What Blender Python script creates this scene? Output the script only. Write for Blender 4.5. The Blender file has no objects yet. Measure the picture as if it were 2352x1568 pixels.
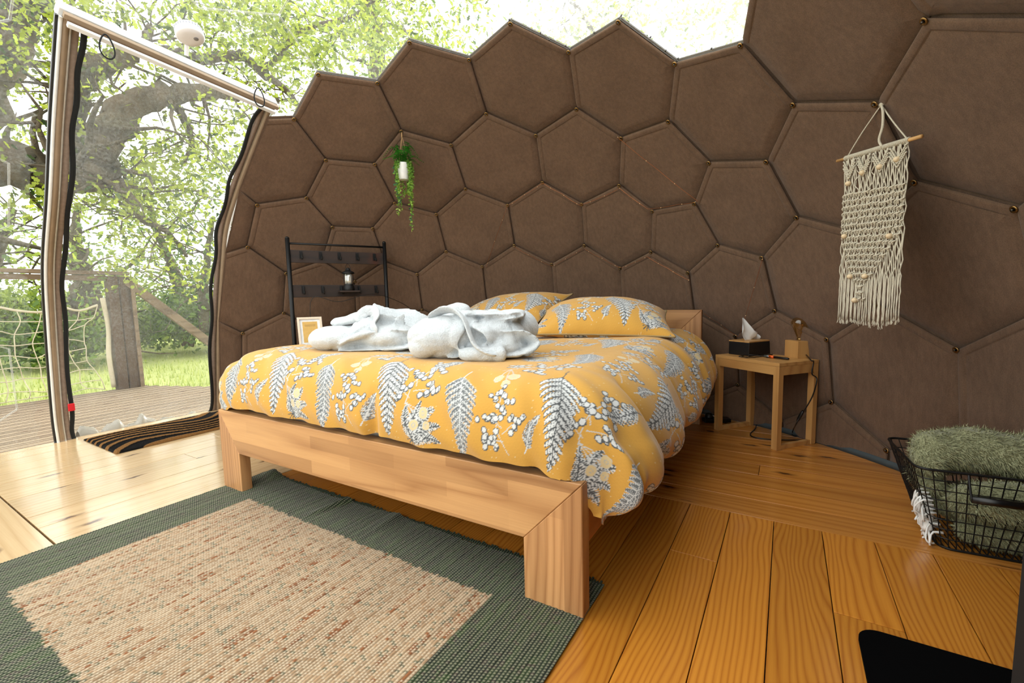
import bpy, bmesh, math, random
import numpy as np
from mathutils import Vector, Matrix

random.seed(7); rng = np.random.default_rng(7)
SC = bpy.context.scene
COL = SC.collection

# ------------------------------------------------------------------ camera, sky, sun, exposure
CAM = np.array([0.0, 0.0, 0.8])
RC = np.array([[0.8507354, 0.5250773, -0.0233052], [0.0310464, -0.0944659, -0.995044], [-0.5246765, 0.8457955, -0.0966673]])
FPX = 1019.84
cam_data = bpy.data.cameras.new('camera'); cam = bpy.data.objects.new('camera', cam_data); COL.objects.link(cam)
cam_data.sensor_width = 36.0; cam_data.lens = FPX / 2352 * 36.0
cam_data.clip_start = 0.02; cam_data.clip_end = 400
mw = Matrix.Identity(4)
for i in range(3):
    mw[i][0] = RC[0][i]; mw[i][1] = -RC[1][i]; mw[i][2] = -RC[2][i]; mw[i][3] = CAM[i]
cam.matrix_world = mw
SC.camera = cam
SC.view_settings.view_transform = 'Standard'
try: SC.view_settings.look = 'None'
except Exception: pass
SC.view_settings.gamma = 1.0
SC.view_settings.use_curve_mapping = False
SC.view_settings.exposure = 0.62

world = bpy.data.worlds.new('sky'); SC.world = world; world.use_nodes = True
wn = world.node_tree.nodes; wl = world.node_tree.links
wn['Background'].inputs['Color'].default_value = (1.0, 0.995, 0.965, 1)
wn['Background'].inputs['Strength'].default_value = 1.9
sun_d = bpy.data.lights.new('sun', 'SUN'); sun_d.energy = 2.2; sun_d.angle = math.radians(14); sun_d.color = (1.0, 0.94, 0.82)
sun = bpy.data.objects.new('sun', sun_d); COL.objects.link(sun)
def at(u, v, **k):                       # photograph pixel -> point on the plane x/y/z = c, or at distance t
    d = RC.T @ np.array([(u - 1176) / FPX, (v - 784) / FPX, 1.0])
    (a, c), = k.items()
    if a == 't': return CAM + d / np.linalg.norm(d) * c
    i = 'xyz'.find(a); return CAM + d * ((c - CAM[i]) / d[i])
sd = at(1640, 60, t=1.0) - CAM
sun.rotation_euler = Vector(sd).to_track_quat('Z', 'Y').to_euler()
sun.location = (0, 6, 6)
SC.cycles.max_bounces = 12; SC.cycles.diffuse_bounces = 4; SC.cycles.glossy_bounces = 3
SC.cycles.transparent_max_bounces = 16; SC.cycles.transmission_bounces = 6
SC.cycles.caustics_reflective = False; SC.cycles.caustics_refractive = False
try:
    SC.cycles.use_denoising = True; SC.cycles.sample_clamp_indirect = 6
except Exception: pass

# ------------------------------------------------------------------ helpers
def s2l(c):                               # sRGB 0-255 -> linear
    c = np.asarray(c, float) / 255.0
    return np.where(c <= 0.04045, c / 12.92, ((c + 0.055) / 1.055) ** 2.4)

class NT:
    def __init__(s, name):
        s.m = bpy.data.materials.new(name); s.m.use_nodes = True
        s.n = s.m.node_tree.nodes; s.l = s.m.node_tree.links
        s.b = s.n['Principled BSDF']; s.out = s.n['Material Output']
    def node(s, t, **k):
        x = s.n.new(t)
        for a, v in k.items(): setattr(x, a, v)
        return x
    def link(s, a, b): s.l.new(a, b)
    def coords(s, scale=(1, 1, 1), kind='Object'):
        tc = s.node('ShaderNodeTexCoord'); mp = s.node('ShaderNodeMapping')
        mp.inputs['Scale'].default_value = scale; s.link(tc.outputs[kind], mp.inputs['Vector']); return mp.outputs['Vector']
    def noise(s, vec, scale, detail=3, rough=0.5, dist=0.0):
        t = s.node('ShaderNodeTexNoise'); t.inputs['Scale'].default_value = scale
        t.inputs['Detail'].default_value = detail; t.inputs['Roughness'].default_value = rough
        t.inputs['Distortion'].default_value = dist
        if vec is not None: s.link(vec, t.inputs['Vector'])
        return t.outputs['Fac']
    def ramp(s, fac, stops):
        r = s.node('ShaderNodeValToRGB'); e = r.color_ramp.elements
        while len(e) < len(stops): e.new(0.5)
        for i, (p, c) in enumerate(stops): e[i].position = p; e[i].color = (*c, 1)
        s.link(fac, r.inputs['Fac']); return r.outputs['Color']
    def mix(s, fac, a, b, mode='MIX'):
        m = s.node('ShaderNodeMix', data_type='RGBA', blend_type=mode)
        for k, v in ((0, fac), (6, a), (7, b)):
            if hasattr(v, 'is_linked'): s.link(v, m.inputs[k])
            else: m.inputs[k].default_value = v if k == 0 else (*v, 1)
        return m.outputs[2]
    def bump(s, h, strength=0.3, dist=0.01):
        b = s.node('ShaderNodeBump'); b.inputs['Strength'].default_value = strength; b.inputs['Distance'].default_value = dist
        s.link(h, b.inputs['Height']); s.link(b.outputs['Normal'], s.b.inputs['Normal']); return b
    def set(s, **k):
        for a, v in k.items():
            i = s.b.inputs[a.replace('_', ' ')]
            if hasattr(v, 'is_linked'): s.link(v, i)
            elif isinstance(v, (tuple, list, np.ndarray)): i.default_value = (*v, 1)
            else: i.default_value = v
        return s

def plain(name, rgb, rough=0.6, metal=0.0, nz=0.08, scale=40, bump=0.0, coat=0.0):
    t = NT(name); c = s2l(rgb); v = t.coords()
    f = t.noise(v, scale, 4)
    col = t.ramp(f, [(0.25, tuple(c * (1 - nz))), (0.75, tuple(np.minimum(1, c * (1 + nz))))])
    t.set(Base_Color=col, Roughness=rough, Metallic=metal)
    if coat: t.b.inputs['Coat Weight'].default_value = coat
    if bump: t.bump(f, bump, 0.004)
    return t.m

def wood(name, light, dark, axis=1, ring=26.0, stretch=0.06, rough=0.35, knots=True, rand=0.22, coat=0.0, streak=0.55, lam=None):
    """Grain runs along local axis `axis` of the object coordinates."""
    t = NT(name); L = s2l(light); D = s2l(dark)
    oi = t.node('ShaderNodeObjectInfo')
    tc = t.node('ShaderNodeTexCoord')
    add = t.node('ShaderNodeVectorMath', operation='ADD'); t.link(tc.outputs['Object'], add.inputs[0])
    sc = t.node('ShaderNodeVectorMath', operation='SCALE'); cr = t.node('ShaderNodeCombineXYZ')
    t.link(oi.outputs['Random'], cr.inputs[0]); t.link(oi.outputs['Random'], cr.inputs[1]); t.link(oi.outputs['Random'], cr.inputs[2])
    t.link(cr.outputs[0], sc.inputs[0]); sc.inputs['Scale'].default_value = 37.0
    t.link(sc.outputs[0], add.inputs[1])
    vec = add.outputs[0]
    mp = t.node('ShaderNodeMapping'); s_ = [1.0, 1.0, 1.0]; s_[axis] = stretch; mp.inputs['Scale'].default_value = s_
    t.link(vec, mp.inputs['Vector'])
    n1 = t.noise(mp.outputs[0], 5.0, 2, 0.45, 0.2)
    mul0 = t.node('ShaderNodeMath', operation='MULTIPLY'); t.link(n1, mul0.inputs[0]); mul0.inputs[1].default_value = ring
    sxyz = t.node('ShaderNodeSeparateXYZ'); t.link(vec, sxyz.inputs[0])
    mul = t.node('ShaderNodeMath', operation='MULTIPLY_ADD'); t.link(sxyz.outputs[0 if axis != 0 else 1], mul.inputs[0]); mul.inputs[1].default_value = ring * 5.5; t.link(mul0.outputs[0], mul.inputs[2])
    fr = t.node('ShaderNodeMath', operation='PINGPONG'); t.link(mul.outputs[0], fr.inputs[0]); fr.inputs[1].default_value = 1.0
    pw = t.node('ShaderNodeMath', operation='POWER'); t.link(fr.outputs[0], pw.inputs[0]); pw.inputs[1].default_value = 2.2
    mp2 = t.node('ShaderNodeMapping'); s2_ = [260.0, 260.0, 260.0]; s2_[axis] = 6.0; mp2.inputs['Scale'].default_value = s2_
    t.link(vec, mp2.inputs['Vector']); n2 = t.noise(mp2.outputs[0], 1.0, 2)
    mx = t.node('ShaderNodeMath', operation='MULTIPLY_ADD'); t.link(n2, mx.inputs[0]); mx.inputs[1].default_value = 0.35
    ml = t.node('ShaderNodeMath', operation='MULTIPLY'); t.link(pw.outputs[0], ml.inputs[0]); ml.inputs[1].default_value = streak
    t.link(ml.outputs[0], mx.inputs[2])
    col = t.ramp(mx.outputs[0], [(0.05, tuple(L)), (0.9, tuple(D))])
    # board to board value
    hv = t.node('ShaderNodeHueSaturation'); t.link(col, hv.inputs['Color'])
    mr = t.node('ShaderNodeMapRange'); mr.inputs['To Min'].default_value = 1 - rand; mr.inputs['To Max'].default_value = 1 + rand
    t.link(oi.outputs['Random'], mr.inputs['Value']); t.link(mr.outputs[0], hv.inputs['Value'])
    out = hv.outputs['Color']
    if knots:
        mp3 = t.node('ShaderNodeMapping'); k_ = [5.5, 5.5, 0.0]; k_[axis] = 1.7; mp3.inputs['Scale'].default_value = k_
        nzd = t.node('ShaderNodeTexNoise'); nzd.inputs['Scale'].default_value = 18; t.link(vec, nzd.inputs['Vector']); vad = t.node('ShaderNodeVectorMath', operation='SCALE'); vad.inputs['Scale'].default_value = .035; t.link(nzd.outputs['Color'], vad.inputs[0]); vsm = t.node('ShaderNodeVectorMath', operation='ADD'); t.link(vec, vsm.inputs[0]); t.link(vad.outputs[0], vsm.inputs[1]); t.link(vsm.outputs[0], mp3.inputs['Vector'])
        vo = t.node('ShaderNodeTexVoronoi'); vo.voronoi_dimensions = '2D'; vo.inputs['Scale'].default_value = 1.0; vo.inputs['Randomness'].default_value = 1.0
        t.link(mp3.outputs[0], vo.inputs['Vector'])
        kr = t.ramp(vo.outputs['Distance'], [(0.02, (1, 1, 1)), (0.05, (0.55, 0.55, 0.55)), (0.10, (0, 0, 0))])
        out = t.mix(kr, out, tuple(s2l((70, 32, 12))))
    if lam:
        br = t.node('ShaderNodeTexBrick'); br.inputs['Scale'].default_value = 1.0
        br.inputs['Mortar Size'].default_value = 0.0; br.inputs['Brick Width'].default_value = lam[0]; br.inputs['Row Height'].default_value = lam[1]
        br.inputs['Color1'].default_value = (0.72, 0.66, 0.62, 1); br.inputs['Color2'].default_value = (1.12, 1.12, 1.12, 1); br.inputs['Bias'].default_value = 0.1
        sw = t.node('ShaderNodeSeparateXYZ'); t.link(tc.outputs['Object'], sw.inputs[0]); cb = t.node('ShaderNodeCombineXYZ')
        t.link(sw.outputs[lam[2]], cb.inputs[0]); t.link(sw.outputs[lam[3]], cb.inputs[1]); t.link(cb.outputs[0], br.inputs['Vector'])
        out = t.mix(1.0, out, br.outputs['Color'], 'MULTIPLY')
    t.set(Base_Color=out, Roughness=rough)
    if coat: t.b.inputs['Coat Weight'].default_value = coat; t.b.inputs['Coat Roughness'].default_value = 0.12
    t.bump(mx.outputs[0], 0.12, 0.002)
    return t.m

def vcol(name, rough=0.9, bump_scale=900, bump_s=0.25, sheen=0.3):
    t = NT(name); a = t.node('ShaderNodeVertexColor', layer_name='print'); t.b.inputs['Specular IOR Level'].default_value = .2
    v = t.coords(); n = t.noise(v, bump_scale, 2)
    c = t.mix(0.12, a.outputs['Color'], t.ramp(n, [(0.3, (0.2, 0.2, 0.2)), (0.7, (1, 1, 1))]), 'MULTIPLY')
    t.set(Base_Color=c, Roughness=rough); t.b.inputs['Sheen Weight'].default_value = sheen
    t.bump(n, bump_s, 0.001); return t.m

def tag(o, label=None, cat=None, group=None, kind=None):
    if label: o['label'] = label
    if cat: o['category'] = cat
    if group: o['group'] = group
    if kind: o['kind'] = kind
    return o
def empty(name, loc=(0, 0, 0), rz=0.0, **k):
    o = bpy.data.objects.new(name, None); COL.objects.link(o); o.location = loc; o.rotation_euler = (0, 0, rz)
    o.empty_display_size = 0.05
    return tag(o, **k)
def smooth_mesh(me, flag=True): me.polygons.foreach_set('use_smooth', np.full(len(me.polygons), flag, bool))
def mk(name, V, F, mat, parent=None, smooth=False, local=True, **k):
    """V in parent's local space if local, otherwise world space (parent has no rotation then)."""
    me = bpy.data.meshes.new(name)
    V = np.asarray(V, float)
    me.from_pydata(V.tolist(), [], [tuple(int(i) for i in f) for f in F]); me.update()
    o = bpy.data.objects.new(name, me); COL.objects.link(o); me.materials.append(mat)
    if smooth: smooth_mesh(me)
    if parent is not None: o.parent = parent
    return tag(o, **k)
def share(src, parent=None, loc=None, rot=None, scale=None, name=None):
    o = src.copy(); COL.objects.link(o)
    if parent is not None: o.parent = parent
    if loc is not None: o.location = loc
    if rot is not None: o.rotation_euler = rot
    if scale is not None: o.scale = scale
    return o
def gridmesh(name, P, mat, parent=None, col=None, closed_u=False, smooth=True, **k):
    """P: (n,m,3) grid -> fast quad mesh with optional colour grid."""
    n, m = P.shape[:2]
    me = bpy.data.meshes.new(name)
    me.vertices.add(n * m); me.vertices.foreach_set('co', P.reshape(-1).astype(np.float32))
    ii = np.arange(n if closed_u else n - 1)[:, None]; jj = np.arange(m - 1)[None, :]
    a = (ii % n) * m + jj; b = ((ii + 1) % n) * m + jj
    q = np.stack([a, b, b + 1, a + 1], -1).reshape(-1, 4)
    me.loops.add(q.size); me.loops.foreach_set('vertex_index', q.reshape(-1).astype(np.int32))
    me.polygons.add(len(q)); me.polygons.foreach_set('loop_start', (np.arange(len(q)) * 4).astype(np.int32))
    try: me.polygons.foreach_set('loop_total', np.full(len(q), 4, np.int32))
    except Exception: pass
    me.update(calc_edges=True)
    if smooth: smooth_mesh(me)
    if col is not None:
        ca = me.color_attributes.new('print', 'FLOAT_COLOR', 'POINT')
        c4 = np.ones((n * m, 4), np.float32); c4[:, :3] = col.reshape(-1, 3); ca.data.foreach_set('color', c4.reshape(-1))
    o = bpy.data.objects.new(name, me); COL.objects.link(o); me.materials.append(mat)
    if parent is not None: o.parent = parent
    return tag(o, **k)
class MB:
    def __init__(s): s.V = []; s.F = []
    def add(s, V, F):
        o = len(s.V); s.V += [tuple(map(float, v)) for v in V]; s.F += [tuple(i + o for i in f) for f in F]; return s
    def box(s, c, d, R=None, bev=0.0):
        c = np.array(c, float); h = np.array(d, float) / 2
        if bev <= 0:
            V = np.array([[x, y, z] for x in (-1, 1) for y in (-1, 1) for z in (-1, 1)], float) * h
            F = [(0, 1, 3, 2), (4, 6, 7, 5), (0, 4, 5, 1), (2, 3, 7, 6), (0, 2, 6, 4), (1, 5, 7, 3)]
        else:
            bm = bmesh.new(); bmesh.ops.create_cube(bm, size=1.0)
            for v in bm.verts: v.co = Vector((v.co.x * d[0], v.co.y * d[1], v.co.z * d[2]))
            bmesh.ops.bevel(bm, geom=list(bm.edges), offset=min(bev, min(d) * 0.45), segments=2, affect='EDGES', profile=0.6)
            V = np.array([v.co[:] for v in bm.verts]); F = [tuple(v.index for v in f.verts) for f in bm.faces]
            bm.free()
        if R is not None: V = V @ np.array(R).T
        return s.add(V + c, F)
    def tube(s, pts, r, n=8, cap=True, flat=None, closed=False):
        P = np.array(pts, float); m = len(P)
        r = np.full(m, r) if np.isscalar(r) else np.array(r, float)
        T = np.gradient(P, axis=0)
        if closed: T = np.roll(P, -1, 0) - np.roll(P, 1, 0)
        T /= np.linalg.norm(T, axis=1)[:, None] + 1e-12
        up = np.array([0, 0, 1.0]) if abs(T[0][2]) < 0.9 else np.array([1.0, 0, 0])
        V = []; A = np.cross(T[0], up); A /= np.linalg.norm(A)
        for i in range(m):
            A = A - T[i] * (A @ T[i]); A /= np.linalg.norm(A) + 1e-12; B = np.cross(T[i], A)
            fl = 1.0 if flat is None else (flat if np.isscalar(flat) else flat[i])
            for j in range(n):
                t = 2 * math.pi * j / n; V.append(P[i] + r[i] * (math.cos(t) * A + math.sin(t) * B * fl))
        F = []
        for i in range(m if closed else m - 1):
            for j in range(n):
                a = i * n + j; b = i * n + (j + 1) % n; c = ((i + 1) % m) * n + (j + 1) % n; d = ((i + 1) % m) * n + j
                F.append((a, b, c, d))
        if cap and not closed: F.append(tuple(range(n - 1, -1, -1))); F.append(tuple((m - 1) * n + j for j in range(n)))
        return s.add(V, F)
    def lathe(s, prof, c=(0, 0, 0), n=24, R=None):
        V = []; F = []
        for (r, z) in prof:
            for j in range(n): t = 2 * math.pi * j / n; V.append((r * math.cos(t), r * math.sin(t), z))
        for i in range(len(prof) - 1):
            for j in range(n): F.append((i * n + j, i * n + (j + 1) % n, (i + 1) * n + (j + 1) % n, (i + 1) * n + j))
        F.append(tuple(range(n - 1, -1, -1))); F.append(tuple((len(prof) - 1) * n + j for j in range(n)))
        V = np.array(V)
        if R is not None: V = V @ np.array(R).T
        return s.add(V + np.array(c), F)
    def ell(s, c, r, n=10, m=7):
        V = []; F = []
        prof = [(math.sin(math.pi * (i + .001) / (m - 1) * .998), -math.cos(math.pi * i / (m - 1))) for i in range(m)]
        for (a, z) in prof:
            for j in range(n): t = 2 * math.pi * j / n; V.append((c[0] + r[0] * a * math.cos(t), c[1] + r[1] * a * math.sin(t), c[2] + r[2] * z))
        for i in range(m - 1):
            for j in range(n): F.append((i * n + j, i * n + (j + 1) % n, (i + 1) * n + (j + 1) % n, (i + 1) * n + j))
        return s.add(V, F)
    def build(s, name, mat, parent=None, smooth=False, **k): return mk(name, s.V, s.F, mat, parent, smooth, **k)
def box(name, c, d, mat, parent=None, bev=0.0, R=None, **k): return MB().box(c, d, R, bev).build(name, mat, parent, smooth=False, **k)
def spline(pts, n=40):
    P = np.array(pts, float); m = len(P); Q = np.vstack([2 * P[0] - P[1], P, 2 * P[-1] - P[-2]]); out = []
    for k in range(n):
        t = k / (n - 1) * (m - 1); i = min(int(t), m - 2); u = t - i
        a, b, c, d = Q[i], Q[i + 1], Q[i + 2], Q[i + 3]
        out.append(0.5 * ((2 * b) + (-a + c) * u + (2 * a - 5 * b + 4 * c - d) * u * u + (-a + 3 * b - 3 * c + d) * u ** 3))
    return np.array(out)
def rz(a): c, s = math.cos(a), math.sin(a); return np.array([[c, -s, 0], [s, c, 0], [0, 0, 1.0]])
def wob(x, y, seed=0, oct=5, base=1.0):   # cheap smooth 2-D noise from sines
    r = np.random.default_rng(seed); o = 0; amp = 1.0
    for k in range(oct):
        for _ in range(3):
            a = r.uniform(0, 6.283); f = base * (1.9 ** k) * r.uniform(.7, 1.3); o = o + amp * np.sin((x * math.cos(a) + y * math.sin(a)) * f + r.uniform(0, 6.283))
        amp *= 0.55
    return o / 3.0

# ------------------------------------------------------------------ materials
def felt_mat():
    t = NT('brown_felt'); v = t.coords((1, 1, 1))
    n = t.noise(v, 330, 4, 0.85); n2 = t.noise(v, 7, 5, 0.65); n3 = t.noise(t.coords((1, 1, .25)), 60, 3, .6)
    c0 = s2l((104, 82, 65))
    col = t.ramp(n, [(0.36, tuple(c0 * 0.42)), (0.64, tuple(c0 * 1.6))])
    col = t.mix(0.45, col, t.ramp(n2, [(0.3, tuple(c0 * 0.66)), (0.7, tuple(c0 * 1.32))]))
    col = t.mix(0.25, col, t.ramp(n3, [(0.35, tuple(c0 * 0.6)), (0.65, tuple(c0 * 1.4))]))
    t.set(Base_Color=col, Roughness=0.97); t.b.inputs['Sheen Weight'].default_value = 0.12; t.b.inputs['Specular IOR Level'].default_value = .2
    t.bump(n, 0.5, 0.003); return t.m
def clear_mat(name, haze=0.16, scratch=60.0):
    t = NT(name); v = t.coords()
    tr = t.node('ShaderNodeBsdfTransparent'); tr.inputs[0].default_value = (0.97, 0.985, 0.98, 1)
    df = t.node('ShaderNodeBsdfTranslucent'); df.inputs[0].default_value = (0.93, 0.96, 0.95, 1)
    gl = t.node('ShaderNodeBsdfGlossy'); gl.inputs['Roughness'].default_value = 0.08
    n = t.noise(v, scratch, 6, 0.8); n2 = t.noise(v, 2.2, 4, 0.6)
    mm = t.node('ShaderNodeMath', operation='MULTIPLY'); t.link(t.ramp(n, [(0.45, (0.25,) * 3), (0.72, (1,) * 3)]), mm.inputs[0]); t.link(t.ramp(n2, [(0.3, (0.25,) * 3), (0.75, (1,) * 3)]), mm.inputs[1])
    ms = t.node('ShaderNodeMath', operation='MULTIPLY'); t.link(mm.outputs[0], ms.inputs[0]); ms.inputs[1].default_value = haze * 2.6
    m1 = t.node('ShaderNodeMixShader'); t.link(ms.outputs[0], m1.inputs[0]); t.link(tr.outputs[0], m1.inputs[1]); t.link(df.outputs[0], m1.inputs[2])
    m2 = t.node('ShaderNodeMixShader'); m2.inputs[0].default_value = 0.03; t.link(m1.outputs[0], m2.inputs[1]); t.link(gl.outputs[0], m2.inputs[2])
    t.link(m2.outputs[0], t.out.inputs['Surface']); return t.m
def leaf_mat(name, a, b, trans=0.5):
    t = NT(name); c1, c2 = s2l(a), s2l(b)
    at_ = t.node('ShaderNodeVertexColor', layer_name='tint')
    col = t.ramp(at_.outputs['Color'], [(0.0, tuple(c1)), (1.0, tuple(c2))])
    tl = t.node('ShaderNodeBsdfTranslucent'); t.link(col, tl.inputs[0])
    t.set(Base_Color=col, Roughness=0.6)
    m = t.node('ShaderNodeMixShader'); m.inputs[0].default_value = trans
    t.link(t.b.outputs[0], m.inputs[1]); t.link(tl.outputs[0], m.inputs[2]); t.link(m.outputs[0], t.out.inputs['Surface']); return t.m

FELT = felt_mat()
BLK0 = NT('matt_black_steel'); BLK0.set(Base_Color=(.0012, .0012, .0014), Roughness=1.0); BLK0.b.inputs['Specular IOR Level'].default_value = .05; BLK0 = BLK0.m
CLEAR = clear_mat('clear_polycarbonate', 0.10)
HAZY = clear_mat('hazy_polycarbonate', 0.34, 30)
DOORFILM = clear_mat('clear_door_film', 0.10, 90)
RIM = NT('pale_plastic_seam'); RIM.set(Base_Color=(.62, .65, .63), Roughness=.4, Alpha=.3); RIM = RIM.m
BRASS = plain('brass', (150, 120, 75), 0.35, 1.0)
STEEL = plain('steel_screw', (90, 88, 85), 0.35, 1.0)
BLACKM = plain('black_metal', (14, 14, 15), 0.5, 0.3)
BLACKP = plain('black_plastic', (10, 10, 11), 0.35)
BLACKC = plain('black_cloth', (20, 22, 22), 0.9, bump=0.3, scale=300)
WHITEP = plain('white_painted_metal', (228, 230, 228), 0.4, nz=0.05)
OAK = wood('laminated_oak', (196, 150, 98), (152, 104, 60), axis=0, ring=14, stretch=0.16, rough=0.45, knots=False, rand=0.05, lam=(0.42, 0.046, 0, 2), streak=0.5)
OAKV = wood('laminated_oak_upright', (194, 146, 96), (148, 100, 58), axis=2, ring=14, stretch=0.16, rough=0.45, knots=False, rand=0.05, lam=(0.5, 0.05, 2, 0), streak=0.5)
OAKY = wood('laminated_oak_rail', (190, 124, 76), (150, 86, 46), axis=1, ring=12, stretch=0.12, rough=0.45, knots=False, rand=0.05, streak=0.7)
PINE_Y = wood('varnished_board_near', (198, 132, 46), (150, 82, 22), axis=1, ring=26, stretch=0.20, rough=0.24, knots=False, rand=0.14, coat=0.4, streak=0.5)
PINE_X = wood('varnished_board_far', (198, 134, 58), (144, 80, 28), axis=0, ring=10, stretch=0.09, rough=0.26, knots=True, rand=0.2, coat=0.4, streak=0.35)
PINE_L = wood('varnished_board_left_sky_sheen', (204, 176, 134), (170, 134, 88), axis=1, ring=9, stretch=0.07, rough=0.22, knots=True, rand=0.08, coat=0.7, streak=0.3)  # paler than the other boards: white sky sheen put into the colour
PINE_S = wood('varnished_board_front_sky_sheen', (204, 176, 134), (170, 134, 88), axis=0, ring=9, stretch=0.07, rough=0.22, knots=True, rand=0.08, coat=0.7, streak=0.3)  # same sky sheen painted into the board colour, grain turned across
TABLEW = wood('bamboo', (206, 160, 98), (170, 120, 64), axis=2, ring=5, stretch=0.1, rough=0.45, knots=False, rand=0.05)
TABLEX = wood('bamboo_top', (206, 160, 98), (170, 120, 64), axis=0, ring=5, stretch=0.1, rough=0.4, knots=False, rand=0.05)
DOORW = plain('light_timber', (142, 122, 98), 0.6, nz=0.12, scale=18)
DECKW = wood('weathered_deck_board', (168, 150, 126), (122, 104, 82), axis=1, ring=22, stretch=0.05, rough=0.85, knots=True, rand=0.12)
POSTW = wood('weathered_post_timber', (80, 62, 46), (46, 34, 25), axis=2, ring=14, stretch=0.05, rough=0.85, knots=False, rand=0.1)
RAILW = wood('weathered_rail_timber', (132, 112, 88), (84, 68, 50), axis=1, ring=14, stretch=0.05, rough=0.85, knots=False, rand=0.1)
DARKW = wood('dark_rustic_board', (48, 30, 20), (20, 13, 9), axis=0, ring=14, stretch=0.1, rough=0.6, knots=True, rand=0.1)

# ------------------------------------------------------------------ the dome (a frequency-5 hexagon dome)
DC = np.array([-1.2717, 1.0782, 0.1660]); DR = 2.2509
DM = np.array([[-0.18698708, -0.94043423, 0.28393534], [-0.49609236, 0.33986831, 0.79898805], [-0.84789634, 0.00854229, -0.53009322]])
def geodesic(n=5):
    t = (1 + 5 ** .5) / 2
    V = np.array([(-1, t, 0), (1, t, 0), (-1, -t, 0), (1, -t, 0), (0, -1, t), (0, 1, t), (0, -1, -t), (0, 1, -t), (t, 0, -1), (t, 0, 1), (-t, 0, -1), (-t, 0, 1)], float) / np.hypot(1, t)
    F = [(0, 11, 5), (0, 5, 1), (0, 1, 7), (0, 7, 10), (0, 10, 11), (1, 5, 9), (5, 11, 4), (11, 10, 2), (10, 7, 6), (7, 1, 8), (3, 9, 4), (3, 4, 2), (3, 2, 6), (3, 6, 8), (3, 8, 9), (4, 9, 5), (2, 4, 11), (6, 2, 10), (8, 6, 7), (9, 8, 1)]
    pts = {}; tri = []
    def key(p):
        p = p / np.linalg.norm(p); k = tuple(np.round(p, 5) + 0.0); pts.setdefault(k, p); return k
    for a, b, c in F:
        g = {}
        for i in range(n + 1):
            for j in range(n + 1 - i): g[i, j] = key(V[a] * (n - i - j) + V[b] * i + V[c] * j)
        for i in range(n):
            for j in range(n - i):
                tri.append((g[i, j], g[i + 1, j], g[i, j + 1]))
                if i + j < n - 1: tri.append((g[i + 1, j], g[i + 1, j + 1], g[i, j + 1]))
    ks = list(pts); ix = {k: i for i, k in enumerate(ks)}
    Pn = np.array([pts[k] for k in ks]); T = np.array([[ix[k] for k in t] for t in tri])
    cen = Pn[T].mean(1); cen /= np.linalg.norm(cen, axis=1)[:, None]
    cells = []
    for i in range(len(Pn)):
        ts = [int(t) for t in np.where((T == i).any(1))[0]]
        nn = Pn[i]; u = np.cross(nn, [.3, .5, .81]); u /= np.linalg.norm(u); w = np.cross(nn, u)
        ts.sort(key=lambda t: np.arctan2(cen[t] @ w, cen[t] @ u)); cells.append(ts)
    return Pn, cen, cells
GP, GC, CELLS = geodesic()
CW = DC + DR * (GP @ DM.T)               # cell centres
VW = DC + DR * (GC @ DM.T)               # cell corners (where the pins are)
def proj(P):
    D = RC @ (np.asarray(P, float) - CAM); return 1176 + FPX * D[0] / D[2], 784 + FPX * D[1] / D[2], D[2]
PN = np.array([-0.204, 0.81, -0.55]); PD = -0.2954
FORCE_BROWN = {37, 41, 45, 108, 112, 113, 56, 52, 51}
FORCE_CLEAR = {115, 116, 118, 74, 73, 53, 57, 60, 38, 42, 46, 48, 49}
def is_brown(i):
    if i in FORCE_BROWN: return True
    if i in FORCE_CLEAR: return False
    val = (CW[i] - DC) @ PN - PD
    return val > 0.2 or CW[i][0] > 0.12 
BROWN = {i for i in range(len(CELLS)) if is_brown(i)}
def in_door(P): return (P[0] < -2.2) and (0.66 < P[1] < 1.62) and P[2] < 2.02

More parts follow.
